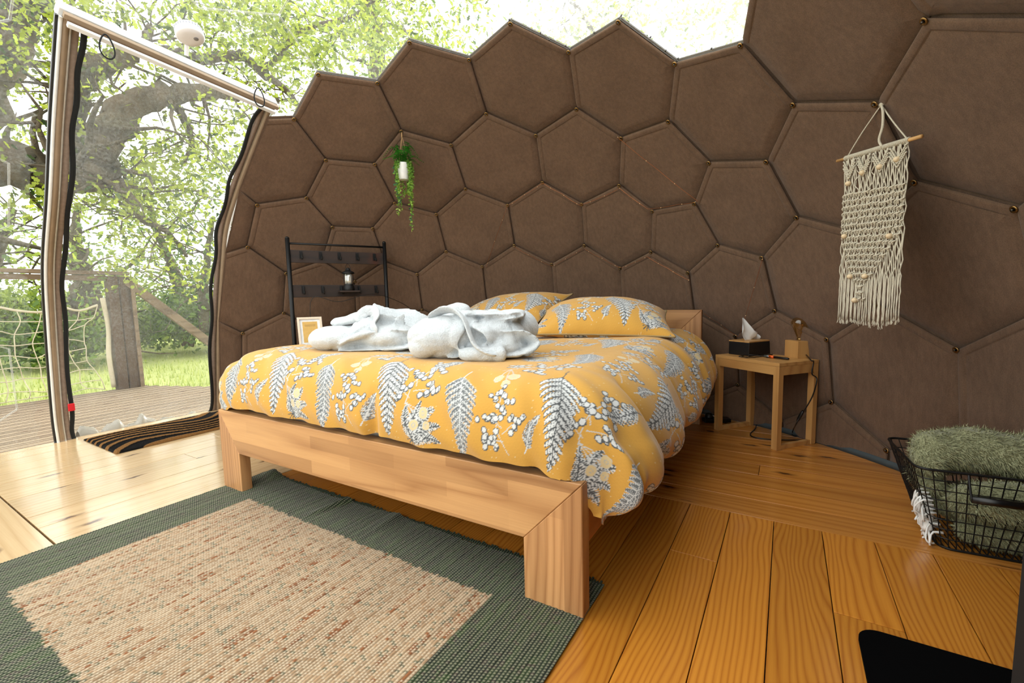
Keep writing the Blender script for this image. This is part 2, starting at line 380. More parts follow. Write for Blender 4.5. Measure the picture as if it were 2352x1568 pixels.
wall_back = empty('wall_back', (0, 0, 0), kind='structure', label='brown felt liner of hexagonal panels on the back and right of the dome')
cell_of = {}
for i, ts in enumerate(CELLS):
    for t in ts: cell_of.setdefault(t, []).append(i)
def neighbour(i, a, b):
    c = [x for x in cell_of[a] if x in cell_of[b] and x != i]
    return c[0] if c else None
HEM = [(0, .002), (.003, .009), (.008, .0105), (.026, .0100), (.029, .0085), (.0315, .0058), (.034, .0058), (.038, .0072), (.06, .006), (.085, .006), (.12, .006), (.17, .006), (.22, .006)]
TUCK = [(0, -.012), (.003, -.010), (.009, -.006), (.03, .000), (.034, .001), (.038, .002), (.041, .003), (.046, .0045), (.06, .0055), (.085, .006), (.12, .006), (.17, .006), (.22, .006)]
def felt_panel(i):
    ts = CELLS[i]; W = VW[ts]; n = len(W); c = W.mean(0); c = c * 0.6 + (CW[i] * 0.4); 
    inw = (DC - c); inw /= np.linalg.norm(inw)
    own = []
    for k in range(n):
        nb = neighbour(i, ts[k], ts[(k + 1) % n])
        o = True
        if nb is not None and nb in BROWN:
            dz = CW[nb][2] - CW[i][2]
            o = dz > 0.03 or (abs(dz) <= 0.03 and i < nb)
        own.append(o)
    NA = 11; V = []; F = []
    per = []
    prof = [np.array(HEM if o else TUCK) for o in own]
    for k in range(n):
        A, B = W[k], W[(k + 1) % n]; ap = np.linalg.norm((A + B) / 2 - c)
        pa, pb, pm = prof[k - 1], prof[(k + 1) % n], prof[k]
        rows = []
        for (di, dd) in enumerate(pm[:, 0]):
            row = []
            for a in np.linspace(0, 1, NA):
                e = A * (1 - a) + B * a
                fr = min(dd / ap, 0.9)
                p = e + (c - e) * fr
                wgt = min(1, min(a, 1 - a) / 0.08); wgt = wgt * wgt * (3 - 2 * wgt)
                oth = pa if a < .5 else pb
                off = pm[di, 1] * wgt + (pm[di, 1] + oth[di, 1]) / 2 * (1 - wgt)
                # slack folds running in from the pinned corners (continuous over the panel)
                for q in range(n):
                    dv = p - W[q]; dl_ = np.linalg.norm(dv)
                    if dl_ > 1e-4:
                        cd = (c - W[q]) / np.linalg.norm(c - W[q]); sd_ = np.cross(inw, cd); an = math.atan2(dv @ sd_, dv @ cd)
                        off += .0030 * min(1, fr * 3) * math.exp(-dl_ / .10) * math.sin(an * 7 + i * 1.7 + q * 2.1)
                off += .0035 * min(1, fr * 3) * math.sin(p[0] * 11 + i) * math.sin(p[2] * 9 + p[1] * 7 + i)
                row.append(p + inw * off)
            rows.append(row)
        per.append(rows)
    nr = len(HEM)
    for k in range(n):
        base = len(V)
        for row in per[k]: V += row
        for r in range(nr - 1):
            for a in range(NA - 1): F.append((base + r * NA + a, base + r * NA + a + 1, base + (r + 1) * NA + a + 1, base + (r + 1) * NA + a))
    ci = len(V); V.append(c + inw * 0.006)
    bk = len(V)  # unseen backing face added behind the panel so seams leak no light
    for k in range(n): V.append(c + (W[k] - c) * 1.03 - inw * .016)
    F.append(tuple(range(bk, bk + n)))
    for k in range(n):
        base = k * nr * NA + (nr - 1) * NA
        for a in range(NA - 1): F.append((base + a, base + a + 1, ci))
    bm = bmesh.new(); vs = [bm.verts.new(tuple(v)) for v in V]
    for f in F:
        try: bm.faces.new([vs[j] for j in f])
        except ValueError: pass
    bmesh.ops.remove_doubles(bm, verts=bm.verts, dist=0.0006)
    bmesh.ops.triangulate(bm, faces=[f for f in bm.faces if len(f.verts) > 4])
    def cut(co, no):
        bmesh.ops.bisect_plane(bm, geom=list(bm.verts) + list(bm.edges) + list(bm.faces), plane_co=co, plane_no=no, clear_inner=True)
    if min(v.co.z for v in bm.verts) < 0.004: cut((0, 0, 0.004), (0, 0, 1))
    if c[0] < -2.2: cut((0, 1.578, 0), (0, 1, 0))
    if not bm.faces: bm.free(); return
    me = bpy.data.meshes.new('felt_panel'); bm.to_mesh(me); bm.free(); smooth_mesh(me); me.materials.append(FELT)
    o = bpy.data.objects.new('felt_panel', me); COL.objects.link(o); o.parent = wall_back
for i in sorted(BROWN):
    if CW[i][2] > -0.33: felt_panel(i)
used = set()
grom = None
for i in sorted(BROWN):
    for t in CELLS[i]:
        if t in used: continue
        used.add(t); P = VW[t]
        if P[2] < 0.02 or (P[0] < -2.2 and P[1] < 1.60): continue
        inw = DC - P; inw /= np.linalg.norm(inw)
        if grom is None:
            grom = MB().lathe([(.012, 0), (.012, .003), (.009, .0045), (.0045, .003), (.0045, .001)], n=14).build('grommet', BRASS, wall_back, smooth=True)
            scr = MB().lathe([(.0042, 0), (.0042, .008), (.003, .0095)], n=10).build('screw', STEEL, grom, smooth=True)
            g = grom
        else:
            g = share(grom, wall_back); s_ = share(scr, g)
        g.location = P + inw * 0.013
        g.rotation_euler = Vector(inw).to_track_quat('Z', 'Y').to_euler()

# clear panes
window = empty('window_1', (0, 0, 0), kind='structure', label='clear hexagonal dome panes on the left and overhead')
seam_done = set()
def pane(i):
    ts = CELLS[i]; n = len(ts); s = 1.012
    W = DC + (VW[ts] - DC) * s; c = W.mean(0); out = c - DC; out /= np.linalg.norm(out)
    NA = 9; NR = 8; V = []; F = []
    for k in range(n):
        A, B = W[k], W[(k + 1) % n]; base = len(V)
        for r in np.linspace(0, 1, NR):
            for a in np.linspace(0, 1, NA):
                e = A * (1 - a) + B * a; p = e + (c - e) * r
                V.append(p + out * (0.022 * (1 - (1 - r) ** 2)))
        for r in range(NR - 1):
            for a in range(NA - 1): F.append((base + r * NA + a, base + r * NA + a + 1, base + (r + 1) * NA + a + 1, base + (r + 1) * NA + a))
    V = np.array(V)
    F = [f for f in F if not in_door(V[list(f)].mean(0)) and V[list(f)][:, 2].mean() > 0.0]
    if not F: return
    bm = bmesh.new(); vs = [bm.verts.new(tuple(v)) for v in V]
    for f in F:
        try: bm.faces.new([vs[j] for j in f])
        except ValueError: pass
    bmesh.ops.delete(bm, geom=[v for v in bm.verts if not v.link_faces], context='VERTS')
    bmesh.ops.remove_doubles(bm, verts=bm.verts, dist=0.0005)
    me = bpy.data.meshes.new('pane'); bm.to_mesh(me); bm.free(); smooth_mesh(me); me.materials.append(HAZY if i in (115, 74) else CLEAR)
    o = bpy.data.objects.new('pane', me); COL.objects.link(o); o.parent = window
for i in range(len(CELLS)):
    if i in BROWN or CW[i][2] < -0.25: continue
    pane(i)
    ts = CELLS[i]
    for k in range(len(ts)):
        a, b = ts[k], ts[(k + 1) % len(ts)]; key = (min(a, b), max(a, b))
        if key in seam_done: continue
        seam_done.add(key)
        A = DC + (VW[a] - DC) * 1.006; B = DC + (VW[b] - DC) * 1.006; M_ = (A + B) / 2
        if min(A[2], B[2]) < 0 or in_door(M_) or in_door(A) or in_door(B): continue
        brd = neighbour(i, a, b) in BROWN
        d = B - A; L = np.linalg.norm(d); x = d / L; nrm = DC - M_; nrm /= np.linalg.norm(nrm); y = np.cross(nrm, x)
        R = np.array([x, y, nrm]).T
        mb = MB().box(M_, (L, 0.007 if not brd else 0.012, 0.006), R)
        mb.build('seam_strip', RIM, window)
BOLT = MB().lathe([(.004, 0), (.004, .006), (.002, .008)], n=8)
for (u, v) in ((1101, 118), (1242, 74), (1262, 90), (1495, 84), (1530, 115), (1365, 74), (1635, 110), (1170, 44), (1300, 104), (1428, 34), (1558, 133)):
    d = at(u, v, t=1) - CAM; o = CAM - DC; b_ = o @ d; tt = -b_ + math.sqrt(b_ * b_ - (o @ o - DR * DR)); P = CAM + d * tt
    inw = (DC - P) / np.linalg.norm(DC - P)
    s_ = BOLT.build('seam_bolt', STEEL, window, smooth=True); s_.location = P; s_.rotation_euler = Vector(inw).to_track_quat('Z', 'Y').to_euler()

# ------------------------------------------------------------------ floor of boards in four fields
floor = empty('floor', (0, 0, 0), kind='structure', label='varnished pine board floor in four fields')
box('subfloor', (-1.4, 0.9, -0.045), (5.0, 4.9, 0.03), plain('dark_subfloor', (40, 28, 18), 0.9), floor)
def circ_y(x): 
    r = 2.32; d = r * r - (x - DC[0]) ** 2
    return (DC[1] + math.sqrt(d)) if d > 0 else DC[1]
def circ_x(y):
    r = 2.32; d = r * r - (y - DC[1]) ** 2
    return math.sqrt(d) if d > 0 else 0
def board(x0, x1, y0, y1, mat):
    g = 0.0020; dz = random.uniform(-0.0004, 0.0004)
    o = box('floor_board', (0, 0, 0), (x1 - x0 - g, y1 - y0 - g, 0.02), mat, floor, bev=0.0016)
    o.location = ((x0 + x1) / 2, (y0 + y1) / 2, -0.0101 + dz)
xL, xC, yN, yS = -3.745, -2.012, 1.745, 0.40
# left field, boards run away from the camera
x = -2.167 + 0.155
edges = [xC] + [-2.167 - 0.1503 * k for k in range(0, 11)] + [xL]
for a, b in zip(edges[:-1], edges[1:]):
    y1 = yN if b > -2.3 else circ_y(max(b, DC[0] - 2.25)) + (0.0 if b > -3.3 else 0.75)
    y1 = min(max(y1, 1.85), 2.6)
    jy = random.choice([None, 1.05, 1.5, 1.3])
    if jy and jy < y1 - 0.2: board(b, a, yS, jy, PINE_L); board(b, a, jy, y1, PINE_L)
    else: board(b, a, yS, y1, PINE_L)
# centre field
joints = {3: 1.19, 5: .9, 7: 0.55, 9: 1.3, 12: 1.05, 13: 1.28}
xs = [xC] + [0.398 + 0.138 * k for k in range(-17, 9)]
for k, (a, b) in enumerate(zip(xs[:-1], xs[1:])):
    y0 = -0.9
    cuts = [y0] + ([random.uniform(.1, 1.2)] if k % 3 == 1 else []) + [yN]
    if abs(a - (-0.292)) < .01: cuts = [y0, 1.385, yN]
    if abs(a - (0.122)) < .01: cuts = [y0, 1.30, yN]
    for c0, c1 in zip(cuts[:-1], cuts[1:]): board(a, b, c0, c1, PINE_Y)
# far field, boards run across
k = 0; y = yN
while y < 3.45:
    y2 = y + (0.016 if k == 0 else 0.1365); hw = circ_x(min(y2, 3.38)); x0 = max(DC[0] - hw, -3.2 if y > 1.9 else -2.17); x1 = DC[0] + hw + 0.05
    if k > 0 and hw > 0.5:
        j = {4: -0.085, 2: -1.2, 3: 0.62, 5: -.9, 7: -1.5}.get(k)
        if j: board(x0, j, y, y2, PINE_X); board(j, x1, y, y2, PINE_X)
        else: board(x0, x1, y, y2, PINE_X)
    elif k == 0: board(xC, x1, y, y2, PINE_X)
    y = y2; k += 1
for k in range(9): board(xL, xC, yS - 0.142 * (k + 1), yS - 0.142 * k - (0.004 if k == 0 else 0), PINE_S)
# blue-grey skirt where the liner meets the boards
mb = MB(); n = 90; V = []
for k in range(n + 1):
    a = math.radians(-70 + 215 * k / n)
    for (r, z) in ((2.238, 0.001), (2.236, 0.03), (2.232, 0.03), (2.226, 0.001)): V.append((DC[0] + r * math.cos(a), DC[1] + r * math.sin(a), z))
F = [(i * 4 + j, i * 4 + (j + 1) % 4, i * 4 + 4 + (j + 1) % 4, i * 4 + 4 + j) for i in range(n) for j in range(4)]
sk = mk('baseboard_back', V, F, plain('blue_grey_hem', (62, 72, 76), 0.8), None, True, kind='structure', label='blue-grey hem where the felt liner meets the floor')

# ------------------------------------------------------------------ door in the clear side
door = empty('door_1', (-3.2, 1.15, 0), kind='structure', label='arched white and timber door frame with clear zipped film')
def loc(V): return np.asarray(V, float) - np.array([-3.2, 1.15, 0])
def ribbon(name, curve, o0, o1, th, mat, wav=0.0, parent=door, n=70):
    """strip following the dome curve; o0..o1 is its width along y, th its depth across the wall"""
    C_ = spline(curve, n); T = np.gradient(C_, axis=0); T /= np.linalg.norm(T, axis=1)[:, None]
    N = np.cross(T, [0, 1, 0]); N /= np.linalg.norm(N, axis=1)[:, None]
    if N[n // 2][0] < 0: N = -N
    V = []; F = []
    for i in range(n):
        w = wav * math.sin(i * 0.55) + wav * 0.5 * math.sin(i * 0.23 + 1)
        sg = 1
        for (yy, tt) in ((o0 + (w if o0 != 0 else 0), 0), (o1 + w, 0), (o1 + w, th), (o0 + (w if o0 != 0 else 0), th)):
            V.append(C_[i] + np.array([0, yy, 0]) + N[i] * tt)
    for i in range(n - 1):
        for j in range(4): F.append((i * 4 + j, i * 4 + (j + 1) % 4, i * 4 + 4 + (j + 1) % 4, i * 4 + 4 + j))
    F += [(0, 1, 2, 3), tuple((n - 1) * 4 + j for j in (3, 2, 1, 0))]
    return mk(name, loc(V), F, mat, parent, True)
LPOST = [(-2.615, .695, 2.02), (-2.77, .702, 1.84), (-2.925, .708, 1.645), (-3.12, .715, 1.36), (-3.41, .733, 1.04), (-3.585, .75, .70), (-3.70, .757, .20), (-3.735, .765, .0)]
RPOST = [(-2.64, 1.60, 1.965), (-2.72, 1.605, 1.90), (-2.93, 1.605, 1.70), (-3.10, 1.605, 1.525), (-3.26, 1.605, 1.32), (-3.35, 1.61, 1.105), (-3.45, 1.615, .81), (-3.56, 1.63, .50), (-3.70, 1.66, .05), (-3.72, 1.665, 0)]
ribbon('white_edge', LPOST, 0.0, 0.011, 0.03, WHITEP)
ribbon('timber_post', LPOST, 0.0115, 0.033, 0.028, DOORW)
ribbon('white_rail', LPOST, 0.0335, 0.041, 0.026, plain('aluminium', (186, 184, 176), .4, .3))
FAB = plain('grey_webbing', (150, 134, 122), 0.85, nz=0.15, scale=60)
ribbon('fabric_edge', LPOST, 0.0415, 0.070, 0.008, FAB)
ribbon('zip_tape', LPOST, 0.070, 0.090, 0.010, BLACKC, wav=0.0045)
ribbon('rubber_seal', LPOST, -0.009, -0.001, 0.02, BLACKP)
ribbon('timber_post', RPOST, -0.018, 0.0, 0.03, DOORW)
ribbon('white_edge', RPOST, 0.001, 0.006, 0.04, WHITEP)
ribbon('fabric_edge', RPOST, -0.050, -0.019, 0.006, FAB)
ribbon('zip_tape', RPOST, -0.066, -0.048, 0.010, BLACKC, wav=0.008)
# head beam
P0 = np.array(LPOST[0]) + [0, -.0, .02]; P1 = np.array(RPOST[0]) + [0, .03, .02]
def beam(name, off0, off1, w, h, mat, parent=door, bev=.003):
    a = P0 + off0; b = P1 + off1; d = b - a; L = np.linalg.norm(d); x = d / L; z = np.array([-.55, 0, .83]); y = np.cross(z, x); y /= np.linalg.norm(y); z = np.cross(x, y)
    return MB().box(loc((a + b) / 2), (L, w, h), np.array([x, y, z]).T, bev).build(name, mat, parent)
beam('head_beam', np.array([0, 0, 0]), np.array([0, 0, 0]), 0.05, 0.05, WHITEP)
beam('timber_strip', np.array([.034, .01, -.030]), np.array([.034, 0, -.030]), 0.022, 0.022, DOORW)
beam('white_rail', np.array([.03, .02, -.062]), np.array([.03, -.02, -.062]), 0.02, 0.018, WHITEP)
beam('brown_strip', np.array([.02, .02, -.047]), np.array([.02, -.02, -.047]), 0.03, 0.014, plain('brown_strip', (120, 96, 72), 0.6))
for (u, v) in ((232, 78), (590, 202), (120, 230), (615, 215)):
    pass
def loopcord(u, v, dx):
    c = at(u, v, x=-2.56)
    pts = [(c[0], c[1] + dx * math.sin(a) * 0.5 * (1 - math.cos(a) * .3), c[2] - 0.045 + 0.05 * math.cos(a)) for a in np.linspace(0, 6.283, 22)]
    return tag(MB().tube(np.array(pts), 0.0032, 6, closed=True).build('cord_loop', BLACKC, None, smooth=True), 'black elastic cord loop hanging from the %s of the door head beam' % ('left half' if u < 400 else 'right end'), 'cord')
loopcord(243, 82, 0.05); loopcord(594, 204, 0.055)
for (u, v) in ((176, 44), (196, 52), (602, 204), (612, 207)):
    c = at(u, v, x=-2.60); MB().ell(loc(c), (.006, .006, .006), 8, 6).build('screw', STEEL, door, smooth=True)
for k in range(9):
    t = (k + .5) / 9; c = spline(LPOST, 60)[int(t * 59)]; MB().ell(loc(c + np.array([.016, .022, .006])), (.003, .003, .003), 6, 5).build('screw', STEEL, door, smooth=True)
# film between the zips
ls, rs = spline(LPOST, 60), spline(RPOST, 60)
G = np.zeros((60, 40, 3))
for j in range(40):
    a = j / 39; G[:, j] = (ls + [0, .08, 0]) * (1 - a) + (rs + [0, -.057, 0]) * a
zz, aa = np.meshgrid(np.arange(60) / 59, np.arange(40) / 39, indexing='ij')
G[..., 0] += 0.012 * np.sin(aa * 9 + zz * 6) * np.sin(aa * 3.14) + 0.006 * np.sin(aa * 23 + zz * 11)
gridmesh('door_film', loc(G), DOORFILM, door)
ls2 = ls + [0.03, 0, 0]
# red pull tab, sits on the left zip
c = at(164, 935, x=-3.66)
tag(box('pull_tab', c, (0.012, 0.03, 0.045), plain('red_webbing', (205, 24, 36), 0.6), bev=.003), 'small red webbing tab on the left door zip', 'tab')
# crumpled film bunched at the foot of the door
n1, n2 = 40, 12; G = np.zeros((n1, n2, 3))
for i in range(n1):
    for j in range(n2):
        y = .88 + .74 * i / (n1 - 1); h = .065 + .03 * math.sin(i * .8) + .012 * math.sin(i * 1.9)
        a = j / (n2 - 1) * math.pi
        G[i, j] = (-3.80 - .05 * math.cos(a) - .01 * math.sin(i * 1.1), y, -.04 + h * math.sin(a) * (1 if i < 22 else .45) + 0.004 * math.sin(j * 3 + i))
tg = NT('crumpled_film'); tg.set(Base_Color=tuple(s2l((150, 144, 132))), Roughness=0.3, Alpha=0.9)
gridmesh('bunched_film', G, tg.m, None, label='crumpled clear film bunched along the foot of the door', cat='film')
# threshold strip
box('threshold', loc((-3.752, 1.10, -0.012)), (0.014, 1.9, 0.024), DOORW, door)

exec_marker = True
# ------------------------------------------------------------------ bed
BED = (-0.406, 0.958, 0.0); BRZ = 0.0148
bed = empty('bed', BED, BRZ, label='oak double bed with chunky mitred foot frame', cat='bed')
def prism(poly, y0, y1, name, mat, parent, bev=.002):
    V = [(x, y0, z) for x, z in poly] + [(x, y1, z) for x, z in poly]; n = len(poly)
    F = [tuple(range(n)), tuple(range(2 * n - 1, n - 1, -1))] + [(i, i + n, (i + 1) % n + n, (i + 1) % n) for i in range(n)]
    o = mk(name, V, F, mat, parent)
    bm = bmesh.new(); bm.from_mesh(o.data); bmesh.ops.recalc_face_normals(bm, faces=bm.faces)
    bmesh.ops.bevel(bm, geom=list(bm.edges), offset=bev, segments=1, affect='EDGES'); bm.to_mesh(o.data); bm.free(); return o
BW = 1.685; BL = 1.95; FH = 0.350; HH = 0.705
g = .0006
prism([(-BW + g, FH), (-g, FH), (-.166, .173), (-BW + .142, .173)], 0, .045, 'foot_beam', OAK, bed)
prism([(0, FH - g), (0, 0), (-.166, 0), (-.166, .173 - g)], 0, .045, 'foot_leg', OAKV, bed)
prism([(-BW, FH - g), (-BW + .142, .173 - g), (-BW + .142, 0), (-BW, 0)], 0, .045, 'foot_leg', OAKV, bed)
prism([(-BW + g, HH), (-g, HH), (-.15, HH - .15), (-BW + .15, HH - .15)], BL - .045, BL, 'head_beam', OAK, bed)
prism([(0, HH - g), (0, 0), (-.15, 0), (-.15, HH - .15 - g)], BL - .045, BL, 'head_post', OAKV, bed)
prism([(-BW, HH - g), (-BW + .15, HH - .15 - g), (-BW + .15, 0), (-BW, 0)], BL - .045, BL, 'head_post', OAKV, bed)
box('head_panel', (-BW / 2, BL - .022, .40), (BW - .302, .03, .30), OAK, bed, bev=.002)
box('side_rail', (-.028, BL / 2, .245), (.03, BL - .092, .16), OAKY, bed, bev=.002)
box('side_rail', (-BW + .028, BL / 2, .245), (.03, BL - .092, .16), OAKY, bed, bev=.002)
for k in range(10): box('slat', (-BW / 2, .12 + k * .19, .235), (BW - .09, .07, .018), OAK, bed, bev=.002)
mattress = empty('mattress', BED, BRZ, label='white mattress on the bed slats, hidden under the yellow duvet', cat='mattress')
box('mattress_body', (-BW / 2, BL / 2, .375), (BW - .14, BL - .16, .235), plain('white_ticking', (225, 222, 215), 0.9), mattress, bev=.04)

# printed botanical cotton -------------------------------------------------
YEL = s2l((202, 153, 68)); WHT = s2l((206, 209, 208)); GRY = s2l((106, 110, 112)); DGR = s2l((84, 88, 90)); CRM = s2l((212, 192, 146))
def fern(col, S, T, s0, t0, ang, sc, kind):
    L = .25 * sc; c, s = math.cos(ang), math.sin(ang)
    X = S - s0; Y = T - t0
    sel = np.abs(X) + np.abs(Y) < L * 1.25
    if not sel.any(): return
    x = X[sel]; y = Y[sel]
    p = (x * c + y * s); q0 = (-x * s + y * c)
    q = q0 - 0.035 * sc * np.sin(np.clip(p / L, 0, 1) * 2.4)           # curved stem
    aq = np.abs(q); u = p / L
    w = .072 * sc * np.clip(1 - (p / L), 0, 1) ** .62 * np.clip((p + .05 * sc) / (.07 * sc), 0, 1)
    ph = p - .55 * aq - 4.2 * aq * aq / sc - .006 * (q > 0) * sc
    pit = .0200 * sc
    f = (ph / pit) % 1.0
    rel = np.clip(aq / (w + 1e-6), 0, 1)
    duty = .80 * (1 - .62 * rel ** 1.8)
    ext = w * (.92 + .08 * np.sin(np.floor(ph / pit) * 2.4))
    inside = (aq < ext) & (p > -.03 * sc) & (ph < L) & (ph > -.02 * sc)
    leaf = inside & (np.abs(f - .5) < duty / 2); edge = inside & (np.abs(f - .5) < duty / 2 + .13) & ~leaf
    ser = (((aq / (.0085 * sc) + np.abs(f - .5) * 1.6) % 1.0) < .30) & (np.abs(f - .5) > .06)
    stem = (aq < .0018) & (u > -.25) & (u < .97)
    o = col[sel]
    if kind == 0: base, det, ed = WHT, GRY, DGR * .9
    else: base, det, ed = GRY, WHT * .9, WHT * .85
    o[edge] = ed; o[leaf] = base; o[leaf & ser] = det; o[stem] = ed if kind == 0 else WHT
    col[sel] = o
RB = np.random.default_rng(3)
BERR = []
for (cx_, cy_, nx) in ((.035, .10, 12), (-.045, .07, 11), (.05, .03, 12), (-.02, .145, 9), (.0, .19, 8)):
    for k in range(nx): BERR.append((cx_ + RB.normal(0, .016), cy_ + RB.normal(0, .014), RB.uniform(.0072, .0098)))
def berry(col, S, T, s0, t0, ang, sc, lun=True):
    c, s = math.cos(ang), math.sin(ang); X = S - s0; Y = T - t0
    sel = (np.abs(X) < .26 * sc) & (np.abs(Y) < .26 * sc)
    if not sel.any(): return
    x = X[sel]; y = Y[sel]; p = (x * c + y * s) / sc; q = (-x * s + y * c) / sc; o = col[sel]
    st = (np.abs(q - .02 * np.sin(p * 18)) < .0016) & (p > -.03) & (p < .19)
    for (ex, ey) in ((.035, .10), (-.045, .07), (.05, .03)):
        u_ = np.clip((q * ex + (p - ey * .6) * ey * .4) / (ex * ex + (ey * .4) ** 2), 0, 1)
        st |= np.hypot(q - ex * u_, p - ey * .6 - ey * .4 * u_) < .0014
    o[st] = WHT * .85
    for (a, b, r) in BERR:
        d = np.hypot((q - a), (p - b) * .9); m2 = d < r + .0022; o[m2] = DGR; o[np.hypot(q - a - .0006, (p - b - .0010) * .9) < r - .0008] = WHT
    if lun:
        for (a, b, r) in ((-.075, .0, .017), (-.06, -.045, .015), (-.10, -.03, .013)):
            d = np.hypot(q - a, p - b); o[d < r + .0018] = WHT * .8; o[d < r] = CRM; o[np.abs(d - r * .35) < .001] = WHT * .7
            u_ = np.clip(((q) * a + (p) * b) / (a * a + b * b), 0, 1); l_ = (np.hypot(q - a * u_, p - b * u_) < .0013) & (d > r); o[l_] = WHT * .85
    col[sel] = o
def sprig(col, S, T, s0, t0, ang, sc):
    for k in range(-2, 3):
        fern(col, S, T, s0, t0, ang + k * .50, sc * (.52 - .06 * abs(k)), 0)
def print_cloth(S, T, seed=0, ds=0.0, dt=0.0):
    col = np.empty(S.shape + (3,)); col[:] = YEL
    fleck = wob(S, T, 5, 2, 900) ; 
    col *= (1 + .03 * np.clip(fleck, -1, 1))[..., None]
    dots = (np.sin(S * 520 + np.sin(T * 90)) > .985) & (np.sin(T * 610 + np.sin(S * 70)) > .96); col[dots] = CRM
    D = -math.pi / 2
    ps, pt = .60, .47
    for r in range(-3, 8):
        for k in range(-6, 6):
            s0 = k * ps + (r % 3) * .21 + ds; t0 = r * pt + dt
            if s0 < S.min() - .3 or s0 > S.max() + .3 or t0 < T.min() - .4 or t0 > T.max() + .4: continue
            sprig(col, S, T, s0 + .17, t0 - .12, D + 2.4, 1.0)
            berry(col, S, T, s0 + .13, t0 - .02, D + 3.0 + .2 * math.sin(k + r), 1.0)
            berry(col, S, T, s0 + .42, t0 + .17, D + 2.2, .95)
            fern(col, S, T, s0 + .0, t0 + .13, D + .12, 1.08, 0)
            fern(col, S, T, s0 + .31, t0 + .07, D + .05, .92, 1)
            fern(col, S, T, s0 + .56, t0 - .09, D + 2.7, .38, 1)
            fern(col, S, T, s0 + .205, t0 + .215, D - .5, .5, (r + k) % 2)
            berry(col, S, T, s0 + .49, t0 - .10, D + 3.4, .8, False)
    return col
COTTON = vcol('printed_cotton', 0.9, 700, 0.15, 0.25)

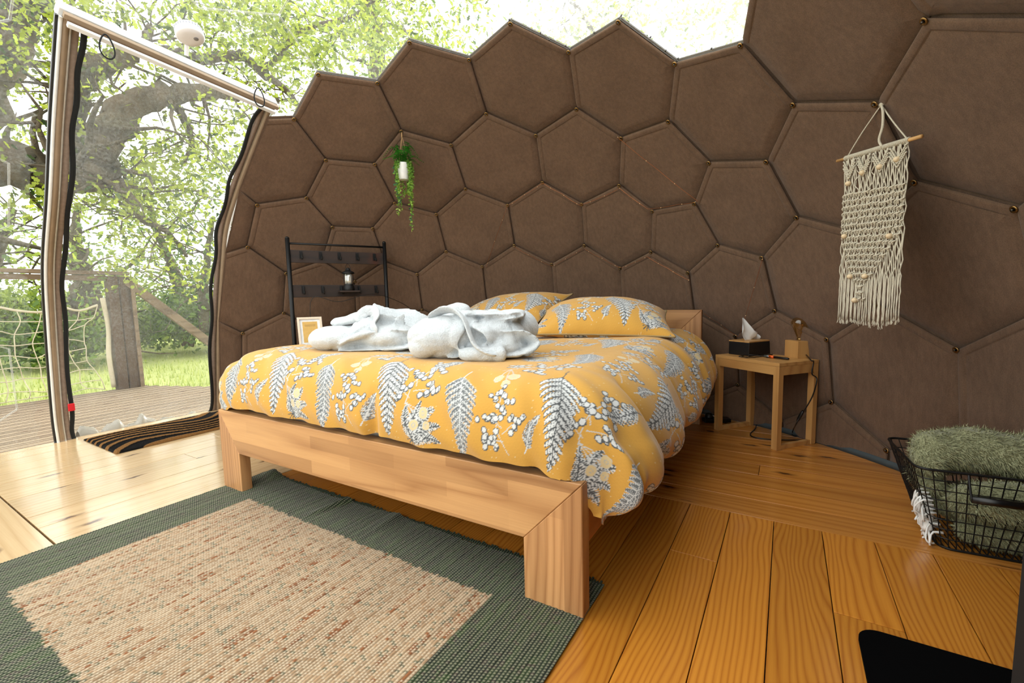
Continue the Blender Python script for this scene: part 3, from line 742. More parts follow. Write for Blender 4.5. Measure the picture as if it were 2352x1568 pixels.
def prof(d, P):
    P = np.array(P); L = np.r_[0, np.cumsum(np.hypot(np.diff(P[:, 0]), np.diff(P[:, 1])))]
    Q = spline(np.c_[P, np.zeros(len(P))], 200); LL = np.r_[0, np.cumsum(np.hypot(np.diff(Q[:, 0]), np.diff(Q[:, 1])))]
    return np.interp(d, LL, Q[:, 0]), np.interp(d, LL, Q[:, 1])
PR = [(0, 0), (.08, .010), (.155, .045), (.215, .105), (.255, .18), (.278, .25), (.265, .30), (.225, .325), (.16, .33), (.02, .33)]
PF = [(0, 0), (.06, .010), (.115, .036), (.152, .08), (.172, .135), (.178, .19), (.168, .245), (.160, .30), (.150, .5)]
PLf = [(0, 0), (.09, .012), (.17, .045), (.235, .10), (.262, .165), (.225, .225), (.14, .255), (.05, .262), (-.2, .27)]
def duvet():
    sA, sB, tA = -1.54, -.155, .165
    S = np.r_[np.linspace(-1.54 - .46, -1.30, 190), np.arange(-1.30 + .0033, .345, .0031)]
    T = np.r_[np.arange(-.165, .62, .0029), np.linspace(.62, 1.78, 240)[1:]]
    SS, TT = np.meshgrid(S, T, indexing='ij')
    T0 = .165
    dr = np.clip(SS - sB, 0, None); dl = np.clip(sA - SS, 0, None); df = np.clip(T0 - TT, 0, None)
    dsd = dr + dl; d = np.hypot(dsd, df) + 1e-9
    wf = (df / d) ** 2
    oR, zR = prof(d, PR); oF, zF = prof(d, PF); oL, zL = prof(d, PLf)
    left = dl > 0
    oS = np.where(left, oL, oR); zS = np.where(left, zL, zR)
    o = oS * (1 - wf) + oF * wf; z = zS * (1 - wf) + zF * wf
    sg = np.where(left, -1.0, 1.0)
    X = np.clip(SS, sA, sB) + sg * o * dsd / d
    Y = np.clip(TT, T0, None) - o * df / d
    Z = .598 - z
    P = np.stack([X, Y, Z], -1)
    # soft crown and folds
    P[..., 2] += .010 * wob(SS, TT, 11, 3, 3.0) * np.exp(-d * 3)
    gu = np.gradient(P, axis=0); gv = np.gradient(P, axis=1); N = np.cross(gu, gv); N /= np.linalg.norm(N, axis=-1, keepdims=True) + 1e-9
    side = np.clip(dr / .20, 0, 1) * (df < .12)
    ph = TT * 24 + 2.6 * np.sin(TT * 4.1 + .5) + 2.0 * wob(SS, TT, 4, 3, 4) + 3.0 * dr
    disp = side * (.015 * np.sin(ph) - .018 * np.exp(-((np.sin(ph * .5 + 1.0) / .16) ** 2)) + .004 * np.sin(ph * 2.7 + 1)) * np.clip(dr / .26, .15, 1.1)
    fr = np.clip(df / .12, 0, 1)
    dg = (SS * .75 + TT * .66)
    disp += fr * (.006 * np.sin(dg * 34 + 2 * wob(SS, TT, 9, 2, 3)) + .003 * np.sin(dg * 75 + wob(SS, TT, 2, 2, 6)))
    disp += (1 - side * .5) * .0022 * wob(SS, TT, 21, 4, 14)
    # puckers gathered at the right foot corner
    cr = np.exp(-((SS - .05) ** 2 + (TT - .0) ** 2) / .045); ang = np.arctan2(TT - .22, SS + .22)
    disp += cr * .016 * np.sin(ang * 13 + 1.5) * np.clip(d / .2, 0, 1)
    # tuck seen in the middle of the foot
    tk = np.exp(-((SS + .715) / .022) ** 2) * np.clip((df - .16) / .15, 0, 1); disp -= .03 * tk
    P += N * disp[..., None]
    far_ = np.clip((TT - .9) / .8, 0, 1)
    P[..., 0] = np.where(dr > 0, sB + (P[..., 0] - sB) * (1 - .10 * far_), P[..., 0])
    wx_ = np.clip((P[..., 0] + .10) / .13, 0, 1); wx_ = wx_ * wx_ * (3 - 2 * wx_); ymin = -.06 + .125 * wx_
    dy_ = ymin - P[..., 1]; P[..., 1] = np.where(dy_ > -.03, P[..., 1] + .5 * (dy_ + np.sqrt(dy_ * dy_ + .0006)), P[..., 1])
    P[..., 0] += .03 * np.exp(-((TT + .02) / .16) ** 2) * np.clip(dr / .25, 0, 1) * (P[..., 2] < .42)
    lowz = .232 + .012 * np.sin(ang * 9) + .30 * np.clip(TT, 0, .16)
    P[..., 2] = np.where(P[..., 2] < lowz, lowz - .06 * (1 - np.exp(-(lowz - P[..., 2]) / .06)), P[..., 2])
    inb = (P[..., 0] > -BW - .02) & (P[..., 0] < .012) & (P[..., 1] > -.03)
    lo = .10 + (.3535 - .10) * np.clip((.030 - P[..., 0]) / .075, 0, 1) * (P[..., 0] > -BW - .02) * (P[..., 1] > -.03)
    P[..., 2] = np.maximum(P[..., 2], lo)
    P[..., 1] = np.where(P[..., 1] > 1.885, 1.885, P[..., 1])
    mtl = (P[..., 0] < .03) & (P[..., 0] > -.2) & (P[..., 1] > .05) & (P[..., 2] < .45)
    P[..., 0] = np.where(mtl & (dr > .1), .03, P[..., 0])
    mk_ = (np.exp(-((SS - .06) ** 2 + (TT - .02) ** 2) / .035) * (SS > -.35))[..., None]; mk_ = np.clip(mk_ * 1.4, 0, 1)
    i0, i1 = np.searchsorted(S, -.40), P.shape[0]; j1 = np.searchsorted(T, .55); Q = P[i0:i1, :j1]; mq = mk_[i0:i1, :j1]
    for _ in range(70):
        A_ = Q.copy(); A_[1:-1, 1:-1] = (Q[:-2, 1:-1] + Q[2:, 1:-1] + Q[1:-1, :-2] + Q[1:-1, 2:]) / 4; Q = Q + (A_ - Q) * mq
    P[i0:i1, :j1] = Q
    P[..., 2] = np.maximum(P[..., 2], np.where((P[..., 0] < -.03) & (P[..., 1] > -.03) & (P[..., 0] > -BW), .3525, 0))
    col = print_cloth(SS, TT, ds=-.10, dt=-.02)
    o_ = empty('duvet', BED, BRZ, label='mustard yellow duvet printed with white and grey ferns, spread over the bed', cat='duvet')
    gridmesh('duvet_cover', P, COTTON, o_, col)
    # piped hem along the open right edge
    return
    e = P[-60][::6] - np.array([0, 0, .004]); mb = MB().tube(e[:int(len(e) * .97)], .004, 6); mb.build('hem_piping', plain('mustard_hem', (200, 150, 50), .9), o_, smooth=True)
duvet()
def pillow(cx_, cy_, cz_, a, b, H, yaw, pitch, roll, label, ds, seed):
    o_ = empty('pillow', (0, 0, 0), label=label, cat='pillow', group='printed yellow pillows at the head of the bed')
    n, m = 230, 160
    U, V_ = np.meshgrid(np.linspace(-1, 1, n), np.linspace(-1, 1, m), indexing='ij')
    R = Matrix.Rotation(yaw, 3, 'Z') @ Matrix.Rotation(pitch, 3, 'X') @ Matrix.Rotation(roll, 3, 'Y'); R = np.array(R)
    h = H * ((1 - np.abs(U) ** 2.4) ** .62) * ((1 - np.abs(V_) ** 2.2) ** .62)
    x = a * U * (1 - .07 * (1 - V_ ** 2) * np.abs(U) ** 3 - 0 * U); y = b * V_ * (1 - .07 * (1 - U ** 2) * np.abs(V_) ** 3)
    x = x * (1 + .0 * V_); wr = .0035 * wob(x, y, seed, 4, 16) * (h / H + .15)
    pk = .006 * np.sin(np.arctan2(V_, U) * 22) * np.clip((np.hypot(U, V_) - .75) / .4, 0, 1)
    for sgn, nm in ((1, 'top_cover'), (-1, 'under_cover')):
        P = np.stack([x, y, sgn * (h * (1.0 if sgn > 0 else .55)) + wr + pk * (h > 0) * .5], -1)
        P = P @ R.T + np.array([cx_, cy_, cz_])
        col = print_cloth(x + ds, y * sgn, ds=.1 + seed * .13, dt=-.05 * seed)
        if sgn > 0: gridmesh(nm, P, COTTON, o_, col)
        else: gridmesh(nm, P[::2, ::2], COTTON, o_, col[::2, ::2])
    ed = np.concatenate([np.stack([x[:, 0], y[:, 0]], -1), np.stack([x[-1], y[-1]], -1)[1:], np.stack([x[::-1, -1], y[::-1, -1]], -1)[1:], np.stack([x[0, ::-1], y[0, ::-1]], -1)[1:-1]])[::4]
    E3 = np.c_[ed, np.zeros(len(ed))] @ R.T + np.array([cx_, cy_, cz_])
    MB().tube(E3, .0045, 6, closed=True).build('piping', plain('grey_mustard_piping', (150, 130, 90), .9), o_, smooth=True)
pillow(-1.66, 2.60, .695, .40, .27, .115, -.02, .33, -.10, 'left-hand yellow fern-print pillow, leaning on the headboard behind the robes', .0, 1)
pillow(-.86, 2.33, .660, .355, .27, .130, .30, .20, .02, 'right-hand yellow fern-print pillow, nearest the table', .3, 2)

# ------------------------------------------------------------------ soft folded things (voxel-fused)
def fuse(name, comps, frame, voxel, mat, parent=None, iters=6, noise=.0015, nbase=60, crease=0.0, **k):
    """comps: ('t', pts, r, flat) swept rolls / ('e', centre, radii); frame maps local (a,b,c) to world"""
    mb = MB()
    for c in comps:
        if c[0] == 'T':
            pts = spline(c[1], 110); r = np.full(110, c[2]) * (1 + .05 * np.sin(np.arange(110) * .35)); mb.tube(pts, r, 22, flat=c[3])
        elif c[0] == 't':
            pts = spline(c[1], 28); r = c[2]; r = np.interp(np.linspace(0, 1, 28), np.linspace(0, 1, len(r)), r) if not np.isscalar(r) else np.full(28, r)
            ends = np.sqrt(np.clip(1 - (np.abs(np.linspace(-1, 1, 28)) ** 14), .05, 1)); mb.tube(pts, r * ends, 14, flat=c[3])
        elif c[0] == 'e': mb.ell(c[1], c[2], 20, 13)
        elif c[0] == 'b': mb.box(c[1], c[2], rz(c[3]) if len(c) > 3 else None, bev=min(c[2]) * .4)
    me = bpy.data.meshes.new(name); me.from_pydata(mb.V, [], mb.F); me.update()
    o = bpy.data.objects.new(name, me); COL.objects.link(o)
    m = o.modifiers.new('r', 'REMESH'); m.mode = 'VOXEL'; m.voxel_size = voxel; m.use_smooth_shade = True
    s_ = o.modifiers.new('s', 'SMOOTH'); s_.factor = .5; s_.iterations = iters
    dg = bpy.context.evaluated_depsgraph_get(); ev = o.evaluated_get(dg); nm = bpy.data.meshes.new_from_object(ev)
    bpy.data.objects.remove(o); 
    V = np.empty(len(nm.vertices) * 3); nm.vertices.foreach_get('co', V); V = V.reshape(-1, 3)
    N = np.empty(len(nm.vertices) * 3); nm.vertices.foreach_get('normal', N); N = N.reshape(-1, 3)
    V = V + N * (noise * (wob(V[:, 0] + V[:, 2] * .7, V[:, 1] + V[:, 2], 3, 3, nbase)))[:, None]
    if crease:
        V = V + N * (.0045 * wob(V[:, 0], V[:, 1] + V[:, 2] * 1.5, 31, 2, 22))[:, None]
        w1 = wob(V[:, 0] * 1.0 + V[:, 2] * .5, V[:, 1] * .8 - V[:, 2] * .9, 17, 2, 16); w2 = wob(V[:, 0] * .6 - V[:, 2], V[:, 1] + V[:, 2] * .4, 23, 2, 24)
        V = V - N * (crease * np.exp(-(w1 / .16) ** 2) + crease * .6 * np.exp(-(w2 / .14) ** 2) - crease * .25)[:, None]
        for _q in range(1): V[:, 2] = np.maximum(V[:, 2], .0)
    O, e1, e2, e3 = [np.array(q, float) for q in frame]
    V = O + V[:, :1] * e1 + V[:, 1:2] * e2 + V[:, 2:] * e3
    nm.vertices.foreach_set('co', V.reshape(-1)); nm.update(); smooth_mesh(nm); nm.materials.clear(); nm.materials.append(mat)
    x = bpy.data.objects.new(name, nm); COL.objects.link(x)
    if parent is not None: x.parent = parent
    return tag(x, **k)
def terry(name, rgb, sc=520, st=.7):
    t = NT(name); v = t.coords(); n = t.noise(v, sc, 3, .7); c = s2l(rgb)
    t.set(Base_Color=t.ramp(n, [(.3, tuple(c * .82)), (.65, tuple(c))]), Roughness=.95); t.b.inputs['Sheen Weight'].default_value = .5
    t.b.inputs['Subsurface Weight'].default_value = 0.0
    t.bump(n, st, .004); return t.m
TERRY = terry('white_terry', (206, 213, 217), 170, 1.0)
def robe(center, comps, belt, tail, label):
    e1 = (.851, .525, 0); e2 = (-.525, .851, 0)
    fr = (center, e1, e2, (0, 0, 1))
    r_ = empty('bathrobe', (0, 0, 0), label=label, cat='robe', group='folded white bathrobes on the bed')
    fuse('robe_body', comps, fr, .0048, TERRY, r_, 2, .0016, 70, crease=.0032)
    fuse('belt', belt, fr, .0040, TERRY, r_, 2, .001, 90)
    if tail: fuse('sleeve', tail, fr, .0044, TERRY, r_, 2, .0012, 80, crease=.002)
robe((-.985, 1.29, .588), [
    ('e', (-.085, -.0, .080), (.138, .142, .083)), ('e', (-.14, .0, .055), (.08, .12, .058)), ('e', (-.02, .02, .10), (.11, .13, .070)), ('e', (.06, .03, .06), (.10, .10, .06)),
    ('e', (.085, -.005, .045), (.130, .125, .050)), ('e', (.08, .01, .095), (.125, .115, .055)), ('e', (.15, .0, .07), (.06, .10, .06)),
    ('T', [(-.06, .0, .016), (.08, -.01, .014), (.175, -.01, .020), (.205, -.0, .036), (.18, .0, .052), (.08, .0, .052), (.02, .0, .062), (.08, .02, .078), (.165, .02, .080), (.19, .02, .094), (.17, .02, .108), (.07, .02, .108)], .115, .085),
    ('T', [(-.02, .03, .115), (.06, .03, .132), (.14, .03, .140), (.195, .03, .150), (.185, .03, .162), (.10, .03, .158), (.0, .03, .160)], .105, .09),
    ('t', [(-.03, -.12, .030), (.04, -.135, .028), (.10, -.138, .027), (.135, -.136, .027)], [.026, .028, .027, .026], .95),
    ('t', [(.03, -.085, .125), (.075, -.115, .100), (.085, -.12, .070), (.055, -.115, .055)], [.034, .038, .03, .012], .35),
    ('t', [(-.02, -.075, .14), (-.03, -.12, .105), (-.035, -.135, .07), (-.03, -.125, .04)], [.03, .026, .02, .012], .5)],
    [('t', [(-.130, -.01, .140), (-.115, -.045, .160), (-.075, -.06, .178), (-.035, -.075, .172), (-.005, -.10, .145), (.015, -.128, .10), (.035, -.146, .058), (.07, -.158, .034), (.11, -.162, .024)], [.016, .024, .027, .027, .027, .025, .024, .023, .020], .26)],
    [('t', [(-.13, .02, .125), (-.10, .04, .160), (-.05, .04, .172), (-.0, .03, .165)], [.03, .036, .04, .03], .6)],
    'folded white terry bathrobe nearer the middle of the bed, belt looped over its top')
robe((-1.555, 1.303, .588), [
    ('e', (-.11, -.0, .058), (.135, .125, .060)), ('e', (-.01, .02, .065), (.11, .11, .055)), ('e', (.11, .03, .045), (.12, .10, .045)),
    ('e', (.10, -.0, .060), (.135, .125, .058)), ('e', (.16, .0, .05), (.07, .10, .05)),
    ('T', [(-.08, .0, .014), (.06, -.01, .014), (.18, -.01, .018), (.215, .0, .032), (.19, .0, .046), (.08, .0, .045), (.05, .01, .052), (.13, .01, .058), (.195, .01, .058), (.212, .01, .066), (.19, .01, .074), (.09, .02, .088), (.0, .02, .105)], .115, .075),
    ('t', [(-.08, -.105, .035), (-.03, -.12, .060), (.03, -.115, .078), (.08, -.10, .085)], [.014, .022, .022, .014], .7),
    ('e', (.02, -.03, .10), (.065, .07, .04))],
    [('t', [(.0, -.06, .125), (-.005, -.045, .150), (.02, -.03, .172), (.055, -.035, .170), (.068, -.06, .145), (.06, -.09, .115), (.085, -.11, .085)], [.022, .025, .025, .025, .025, .024, .018], .30)],
    [('t', [(-.135, -.02, .112), (-.125, -.015, .128), (-.07, -.015, .136), (-.01, -.015, .150), (.03, -.02, .160)], [.022, .034, .036, .034, .022], .5), ('t', [(.05, -.03, .150), (.10, -.0, .125), (.15, .02, .092)], [.024, .024, .016], .5)],
    'folded white terry bathrobe at the left of the bed, sleeve folded across its top')

# ------------------------------------------------------------------ rug and doormat
def rug():
    x0, x1, y0, y1 = -2.085, -.405, .045, 1.105
    row = .0088; w = .0076
    X, Y = np.meshgrid(x0 + row * (np.arange(764) * .25 + .125), y0 + w / 2 * (np.arange(280) + .5), indexing='ij'); X0 = X - x0; Y0 = Y - y0
    x1 = X.max(); y1 = Y.max()
    r_i = np.floor(X0 / row + 1e-6); fx = X0 / row - r_i
    rr = np.random.default_rng(9); rn = rr.uniform(0, 1, 2000); ri = (r_i - r_i.min()).astype(int)
    c_i = np.floor(Y0 / w + .5 * (ri % 2)); fy = Y0 / w + .5 * (ri % 2) - c_i
    ci = (c_i - c_i.min()).astype(int)
    cell = rr.uniform(0, 1, (ri.max() + 2, ci.max() + 2))[ri, ci]
    long_ = rr.uniform(0, 1, (ri.max() + 2, ci.max() // 9 + 2))[ri, ci // 9]
    jag = .012 * (rn[ri] - .5)
    beige = (X > x0 + .232) & (X < x1 - .245) & (Y > .245 + jag) & (Y < .912 + jag)
    z = .0065 + .0022 * np.sin(fx * math.pi) ** .7 + .0012 * (rn[ri] - .5) + .0009 * (cell - .5)
    st = (fy < .5); z = z - .0008 * st
    # rucks and the lifted far corner
    z = z + .020 * np.exp(-((X + 1.47 - (Y - 1.1) * .25) / .016) ** 2) * np.clip((Y - .93) / .15, 0, 1)
    z = z + .010 * np.exp(-((X + 1.20) / .03) ** 2) * np.clip((Y - .96) / .14, 0, 1)
    z = z + .003 * np.clip(wob(X, Y, 8, 3, 6), -.3, 2) * ((Y < .85) | (Y > 1.02))
    z = z + .030 * np.exp(-((X + 2.0) / .05) ** 2 - ((Y - 1.10) / .035) ** 2)
    yy = Y + .006 * np.sin(X * 9) * np.clip((Y - .9) / .2, 0, 1) + .004 * (rn[ri] - .5) * (Y > 1.09)
    c = np.empty(X.shape + (3,))
    dk = s2l((30, 38, 27)); gm = s2l((52, 74, 34)); st_c = s2l((158, 156, 130)); br = s2l((58, 48, 42))
    g_ = dk + (gm - dk) * (long_ ** 1.5)[..., None]; g_ = np.where((cell < .08)[..., None], br, g_)
    c[:] = g_; m = st & (np.abs(fx - .5) < .25); c[m] = (st_c * .7 + .1 * gm)
    b1 = s2l((190, 166, 134)); b2 = s2l((164, 132, 98)); b3 = s2l((150, 96, 56)); b4 = s2l((112, 110, 86))
    bb = b1 + (b2 - b1) * (.55 * long_ + .45 * cell)[..., None]
    bb = np.where(((long_ > .86) & (cell > .35))[..., None], b3 * .9, bb); bb = np.where((cell < .07)[..., None], b4, bb)
    rowt = rn[(ri * 7 + 3) % 2000]; bb = bb * (0.74 + .36 * rowt)[..., None]
    bb = np.where((st & (np.abs(fx - .5) < .25) & (cell < .8))[..., None], s2l((196, 180, 154)), bb)
    c = np.where(beige[..., None], bb, c)
    gap = (np.abs(fx - .5) > .3); c = np.where(gap[..., None], c * .62, c)
    P = np.stack([X, yy, z], -1)
    t = empty('rug', (-1.245, .575, 0), label='woven rag rug, green border round a beige field, under the foot of the bed', cat='rug')
    gridmesh('woven_field', P - np.array([-1.245, .575, 0]), vcol('rag_weave', .95, 1200, .3, .2), t, c)
    mb = MB(); 
    for k in range(190):          # loose ends of the weft along both short edges
        x = x0 + k * row + .004
        for (ye, s_) in ((y1, 1), (y0, -1)):
            L = rr.uniform(.004, .016)
            mb.box((x + 1.245, ye + s_ * L / 2 - .575, .006), (.005, L + .004, .005))
    mb.build('fringe_ends', plain('green_rag_ends', (58, 70, 52), .95), t, kind='stuff')
    box('rug_backing', (0, 0, .0022), (x1 - x0 - .01, y1 - y0 - .01, .004), plain('rug_backing', (60, 62, 50), .95), t)
rug()
def doormat():
    x0, x1, y0, y1 = -3.62, -3.10, .86, 1.62
    nx, ny = 230, 330
    X, Y = np.meshgrid(np.linspace(x0, x1, nx), np.linspace(y0, y1, ny), indexing='ij')
    u = (X - x0) / .52; v = (Y - y0) / .76
    sgn = u * 6.8 + 1.9 * np.sin(v * 5.2 + .6) * (.35 + .65 * np.sin(u * 3.14)) + 3.2 * np.clip(v - .30, 0, 1) ** 1.1 - 2.4 * np.clip(.35 - v, 0, 1) * u
    s_ = (sgn % 1.0); tan = s_ < .42
    edge = np.minimum(np.minimum(u, 1 - u) * .52, np.minimum(v, 1 - v) * .76)
    e = np.clip(edge / .012, 0, 1)
    z = (.010 + .006 * np.clip(np.sin(s_ * 2 * math.pi) * 2, 0, 1)) * e ** .5 + .0016 * rng.uniform(-1, 1, X.shape) * e
    c = np.where(tan[..., None], s2l((122, 86, 46)), s2l((9, 7, 6))) * rng.uniform(.7, 1.15, X.shape)[..., None]
    t = empty('doormat', ((x0 + x1) / 2, (y0 + y1) / 2, 0), label='black coir doormat with tan wavy stripes inside the door', cat='doormat')
    O = np.array([(x0 + x1) / 2, (y0 + y1) / 2, -.0005])
    gridmesh('coir_pile', np.stack([X, Y, np.maximum(z, .001)], -1) - O, vcol('coir', 1.0, 900, .6, .0), t, c)
    box('rubber_base', (0, 0, .0022), (.515, .755, .004), BLACKP, t, bev=.001)
doormat()

# ------------------------------------------------------------------ bamboo side tables and what stands on them
TN = np.array([-.0235, 2.553]); TLc = np.array([-.347, 2.806]); TRc = np.array([.151, 2.800])
def side_table(label, O, ex, ey, W, D, H=.447):
    ang = math.atan2(ex[1], ex[0]); t = empty('side_table', (O[0], O[1], 0), ang, label=label, cat='table', group='bamboo bedside tables')
    # local x along the front edge (0..W), y towards the back (0..D) with sign
    s = 1 if (ex[0] * ey[1] - ex[1] * ey[0]) > 0 else -1
    box('table_top', (W / 2, s * D / 2, H - .009), (W, D, .018), TABLEX, t, bev=.002)
    for yy in (.011, D - .011): box('apron', (W / 2, s * yy, H - .018 - .0225), (W - .064, .02, .045), TABLEX, t, bev=.001)
    for xx in (.011, W - .011): box('apron', (xx, s * D / 2, H - .018 - .0225), (.02, D - .064, .045), TABLEX, t, bev=.001)
    for xx in (.0165, W - .0165):
        for yy in (.0165, D - .0165): box('leg', (xx, s * yy, (H - .018) / 2), (.032, .032, H - .0185), TABLEW, t, bev=.0015)
        box('foot_rail', (xx, s * D / 2, .011), (.022, D - .066, .022), TABLEX, t, bev=.001)
    return t
ex = TLc - TN; ey = TRc - TN; W = np.linalg.norm(ex); D = np.linalg.norm(ey)
st1 = side_table('pale bamboo side table right of the headboard, with tissue box and bulb lamp on top', TN, ex / W, ey / D, W, D * .93)
def tab(a, b, z=.4472):    # position on the right table: a along front edge from the near corner, b towards the back
    p = TN + ex / W * a + ey / D * b; return np.array([p[0], p[1], z])
angX = math.atan2(ex[1], ex[0]) 
# tissue box
tp = at(1720, 818, z=.447); q1 = at(1669, 812, z=.447); q2 = at(1783, 805, z=.447)
a1 = (q1 - tp)[:2]; a2 = (q2 - tp)[:2]
ux = a1 / np.linalg.norm(a1); uy = np.array([ux[1], -ux[0]]); 
if uy @ a2 < 0: uy = -uy
wx = .13; wy = .22
tc = tp[:2] + ux * wx / 2 + uy * wy / 2
tb = empty('tissue_box', (tc[0], tc[1], .4472), math.atan2(uy[1], uy[0]), label='black tissue box with a bamboo lid and a white tissue, on the side table', cat='tissue box')
box('case', (0, 0, .0375), (wy, wx, .075), plain('matt_black', (12, 12, 13), .5), tb, bev=.003)
box('lid', (0, 0, .0785), (wy, wx, .007), TABLEX, tb, bev=.001)
n, m = 26, 20; G = np.zeros((n, m, 3))
for i in range(n):
    for j in range(m):
        a = i / (n - 1); b = j / (m - 1)
        x = -.055 + .125 * a; h = .09 * (1 - 1.5 * abs(a - .22)) + .035 * math.exp(-((a - .12) / .1) ** 2) + .02 * math.sin(a * 9)
        h = max(h, .035)
        G[i, j] = (x + .03 * b * (a - .4), .014 * math.sin(a * 11) * (.3 + b) + .01 * math.sin(b * 4 + a * 3), .080 + h * b)
G[..., 0] += .02 * (G[..., 2] - .08) / .1 * np.sign(G[..., 0])
tt = NT('tissue_paper'); tt.set(Base_Color=tuple(s2l((236, 240, 240))), Roughness=.9); tt.b.inputs['Subsurface Weight'].default_value = 0
tg_ = gridmesh('tissue', G, tt.m, tb); tg_.modifiers.new('t', 'SOLIDIFY').thickness = .0006
# bulb lamp
lp = at(1832, 823.5, z=.447)
lr = ex / W; 
l1 = at(1801, 818, z=.447); lx = (l1 - lp)[:2]; lx /= np.linalg.norm(lx); ly = np.array([-lx[1], lx[0]]); 
l2 = (at(1866, 821, z=.447) - lp)[:2]
if ly @ l2 < 0: ly = -ly
LS = .098
lc = lp[:2] + lx * LS / 2 + ly * LS / 2
lamp = empty('table_lamp', (lc[0], lc[1], .4472), math.atan2(ly[1], ly[0]), label='wooden cube lamp with a bare amber filament bulb on the side table', cat='lamp')
box('cube_base', (0, 0, LS / 2 - .003), (LS, LS, LS - .006), TABLEW, lamp, bev=.002)
gt = NT('amber_glass'); tr_ = gt.node('ShaderNodeBsdfTransparent'); tr_.inputs[0].default_value = (.92, .76, .46, 1); gl_ = gt.node('ShaderNodeBsdfGlossy'); gl_.inputs['Roughness'].default_value = .04
lw = gt.node('ShaderNodeLayerWeight'); lw.inputs[0].default_value = .25; mx_ = gt.node('ShaderNodeMixShader'); rp_ = gt.node('ShaderNodeMapRange'); rp_.inputs['To Min'].default_value = .10; rp_.inputs['To Max'].default_value = .75; gt.link(lw.outputs['Facing'], rp_.inputs['Value']); gt.link(rp_.outputs[0], mx_.inputs[0]); gt.link(tr_.outputs[0], mx_.inputs[1]); gt.link(gl_.outputs[0], mx_.inputs[2]); tl_ = gt.node('ShaderNodeBsdfTranslucent'); tl_.inputs[0].default_value = (.95, .72, .35, 1); m3_ = gt.node('ShaderNodeMixShader'); m3_.inputs[0].default_value = .18; gt.link(mx_.outputs[0], m3_.inputs[1]); gt.link(tl_.outputs[0], m3_.inputs[2]); gt.link(m3_.outputs[0], gt.out.inputs['Surface'])
MB().lathe([(.014, LS - .006), (.015, LS + .008), (.030, LS + .045), (.043, LS + .078), (.045, LS + .092), (.036, LS + .110), (.015, LS + .121), (.001, LS + .123)], n=32).build('bulb_glass', gt.m, lamp, smooth=True)
MB().lathe([(.0155, LS - .008), (.0155, LS + .004), (.012, LS + .008)], n=20).build('socket', BRASS, lamp, smooth=True)
MB().lathe([(.006, LS + .002), (.004, LS + .022), (.003, LS + .050), (.005, LS + .056), (.002, LS + .060)], n=12).build('glass_stem', plain('stem_glass', (230, 225, 210), .15), lamp, smooth=True)
ft = NT('filament'); ft.set(Base_Color=tuple(s2l((255, 150, 40))), Roughness=.4)
for k in range(6):
    a = k * 1.05 + .4; MB().tube([(.007 * math.cos(a), .007 * math.sin(a), LS + .030), (.017 * math.cos(a), .017 * math.sin(a), LS + .078)], .0024, 6).build('filament', ft.m, lamp)
# lamp flex with inline switch
pts = [at(1849, 818, z=.475)[:3]]
def on(u, v, z=None, y=None):
    return at(u, v, z=z) if z is not None else at(u, v, y=y)
pl = [np.array([lc[0], lc[1], .4472 + .02]) + np.r_[(-lx) * LS / 2 * .0, 0]]
fx_ = np.r_[lc - lx * LS / 2, .4472 + .018] 
cab = [fx_, at(1864, 828, z=.452), tab(-.012, .24, .44), tab(-.02, .22, .38), at(1876, 870, y=2.66), at(1868, 905, y=2.67), at(1852, 935, y=2.68), at(1838, 955, y=2.69), at(1828, 975, y=2.69), at(1820, 992, z=.02), at(1824, 1001, z=.006), at(1850, 1000, z=.006), at(1881, 1003, z=.006), at(1883, 1008, z=.006), at(1850, 1010, z=.006), at(1800, 1010, z=.006), at(1760, 1008, z=.006), at(1730, 1003, z=.006), at(1724, 995, z=.006), at(1736, 982, z=.006), at(1735, 968, z=.006), at(1716, 958, z=.006), at(1690, 944, z=.01), at(1660, 940, z=.006), at(1640, 950, z=.006)]
cable = empty('lamp_cable', tuple(cab[9]), label='black flex with inline switch running from the cube lamp down to the floor', cat='cable')
MB().tube(spline(cab, 150) - cab[9], .0032, 7).build('flex', BLACKP, cable, smooth=True)
sw_ = at(1838, 955, y=2.69) - cab[9]
dirv = at(1833, 965, y=2.69) - at(1845, 943, y=2.68); dirv /= np.linalg.norm(dirv)
MB().tube([sw_ - dirv * .034, sw_ - dirv * .028, sw_ - dirv * .01, sw_ + dirv * .01, sw_ + dirv * .028, sw_ + dirv * .034], [.004, .010, .012, .012, .010, .004], 12, flat=.7).build('inline_switch', BLACKP, cable, smooth=True)
# small tool lying on the table
p0 = at(1755, 817, z=.455); p1 = at(1812, 824, z=.455)
tool = empty('pocket_torch', tuple(p0), label='small black and orange pocket torch in front of the tissue box on the table', cat='torch')
d_ = p1 - p0
MB().tube([d_ * .0, d_ * .18, d_ * .22], [.006, .007, .006], 10).build('torch_head', plain('torch_silver', (150, 160, 160), .35, .8), tool, smooth=True)
MB().tube([d_ * .22, d_ * .42], [.0078, .0078], 12).build('orange_band', plain('orange_plastic', (232, 96, 22), .4), tool, smooth=True)
MB().tube([d_ * .42, d_ * .7, d_ * .95, d_ * 1.0], [.0075, .0075, .0075, .005], 10, flat=.8).build('torch_body', BLACKP, tool, smooth=True)
ks = empty('key_cord', tuple(at(1750, 815, z=.4478)), label='tangled black cord lying beside the orange torch on the side table', cat='cord')
rk = np.random.default_rng(4); kp = [at(1735 + 26 * math.sin(a * 1.3) + 8 * rk.normal(), 817 + 3.5 * math.cos(a * 2.1), z=.450 + .003 * (i % 3)) - at(1750, 815, z=.4478) for i, a in enumerate(np.linspace(0, 9, 16))]
MB().tube(spline(kp, 80), .0022, 6).build('cord', BLACKP, ks, smooth=True)
cst = at(1793, 812, z=.4472)
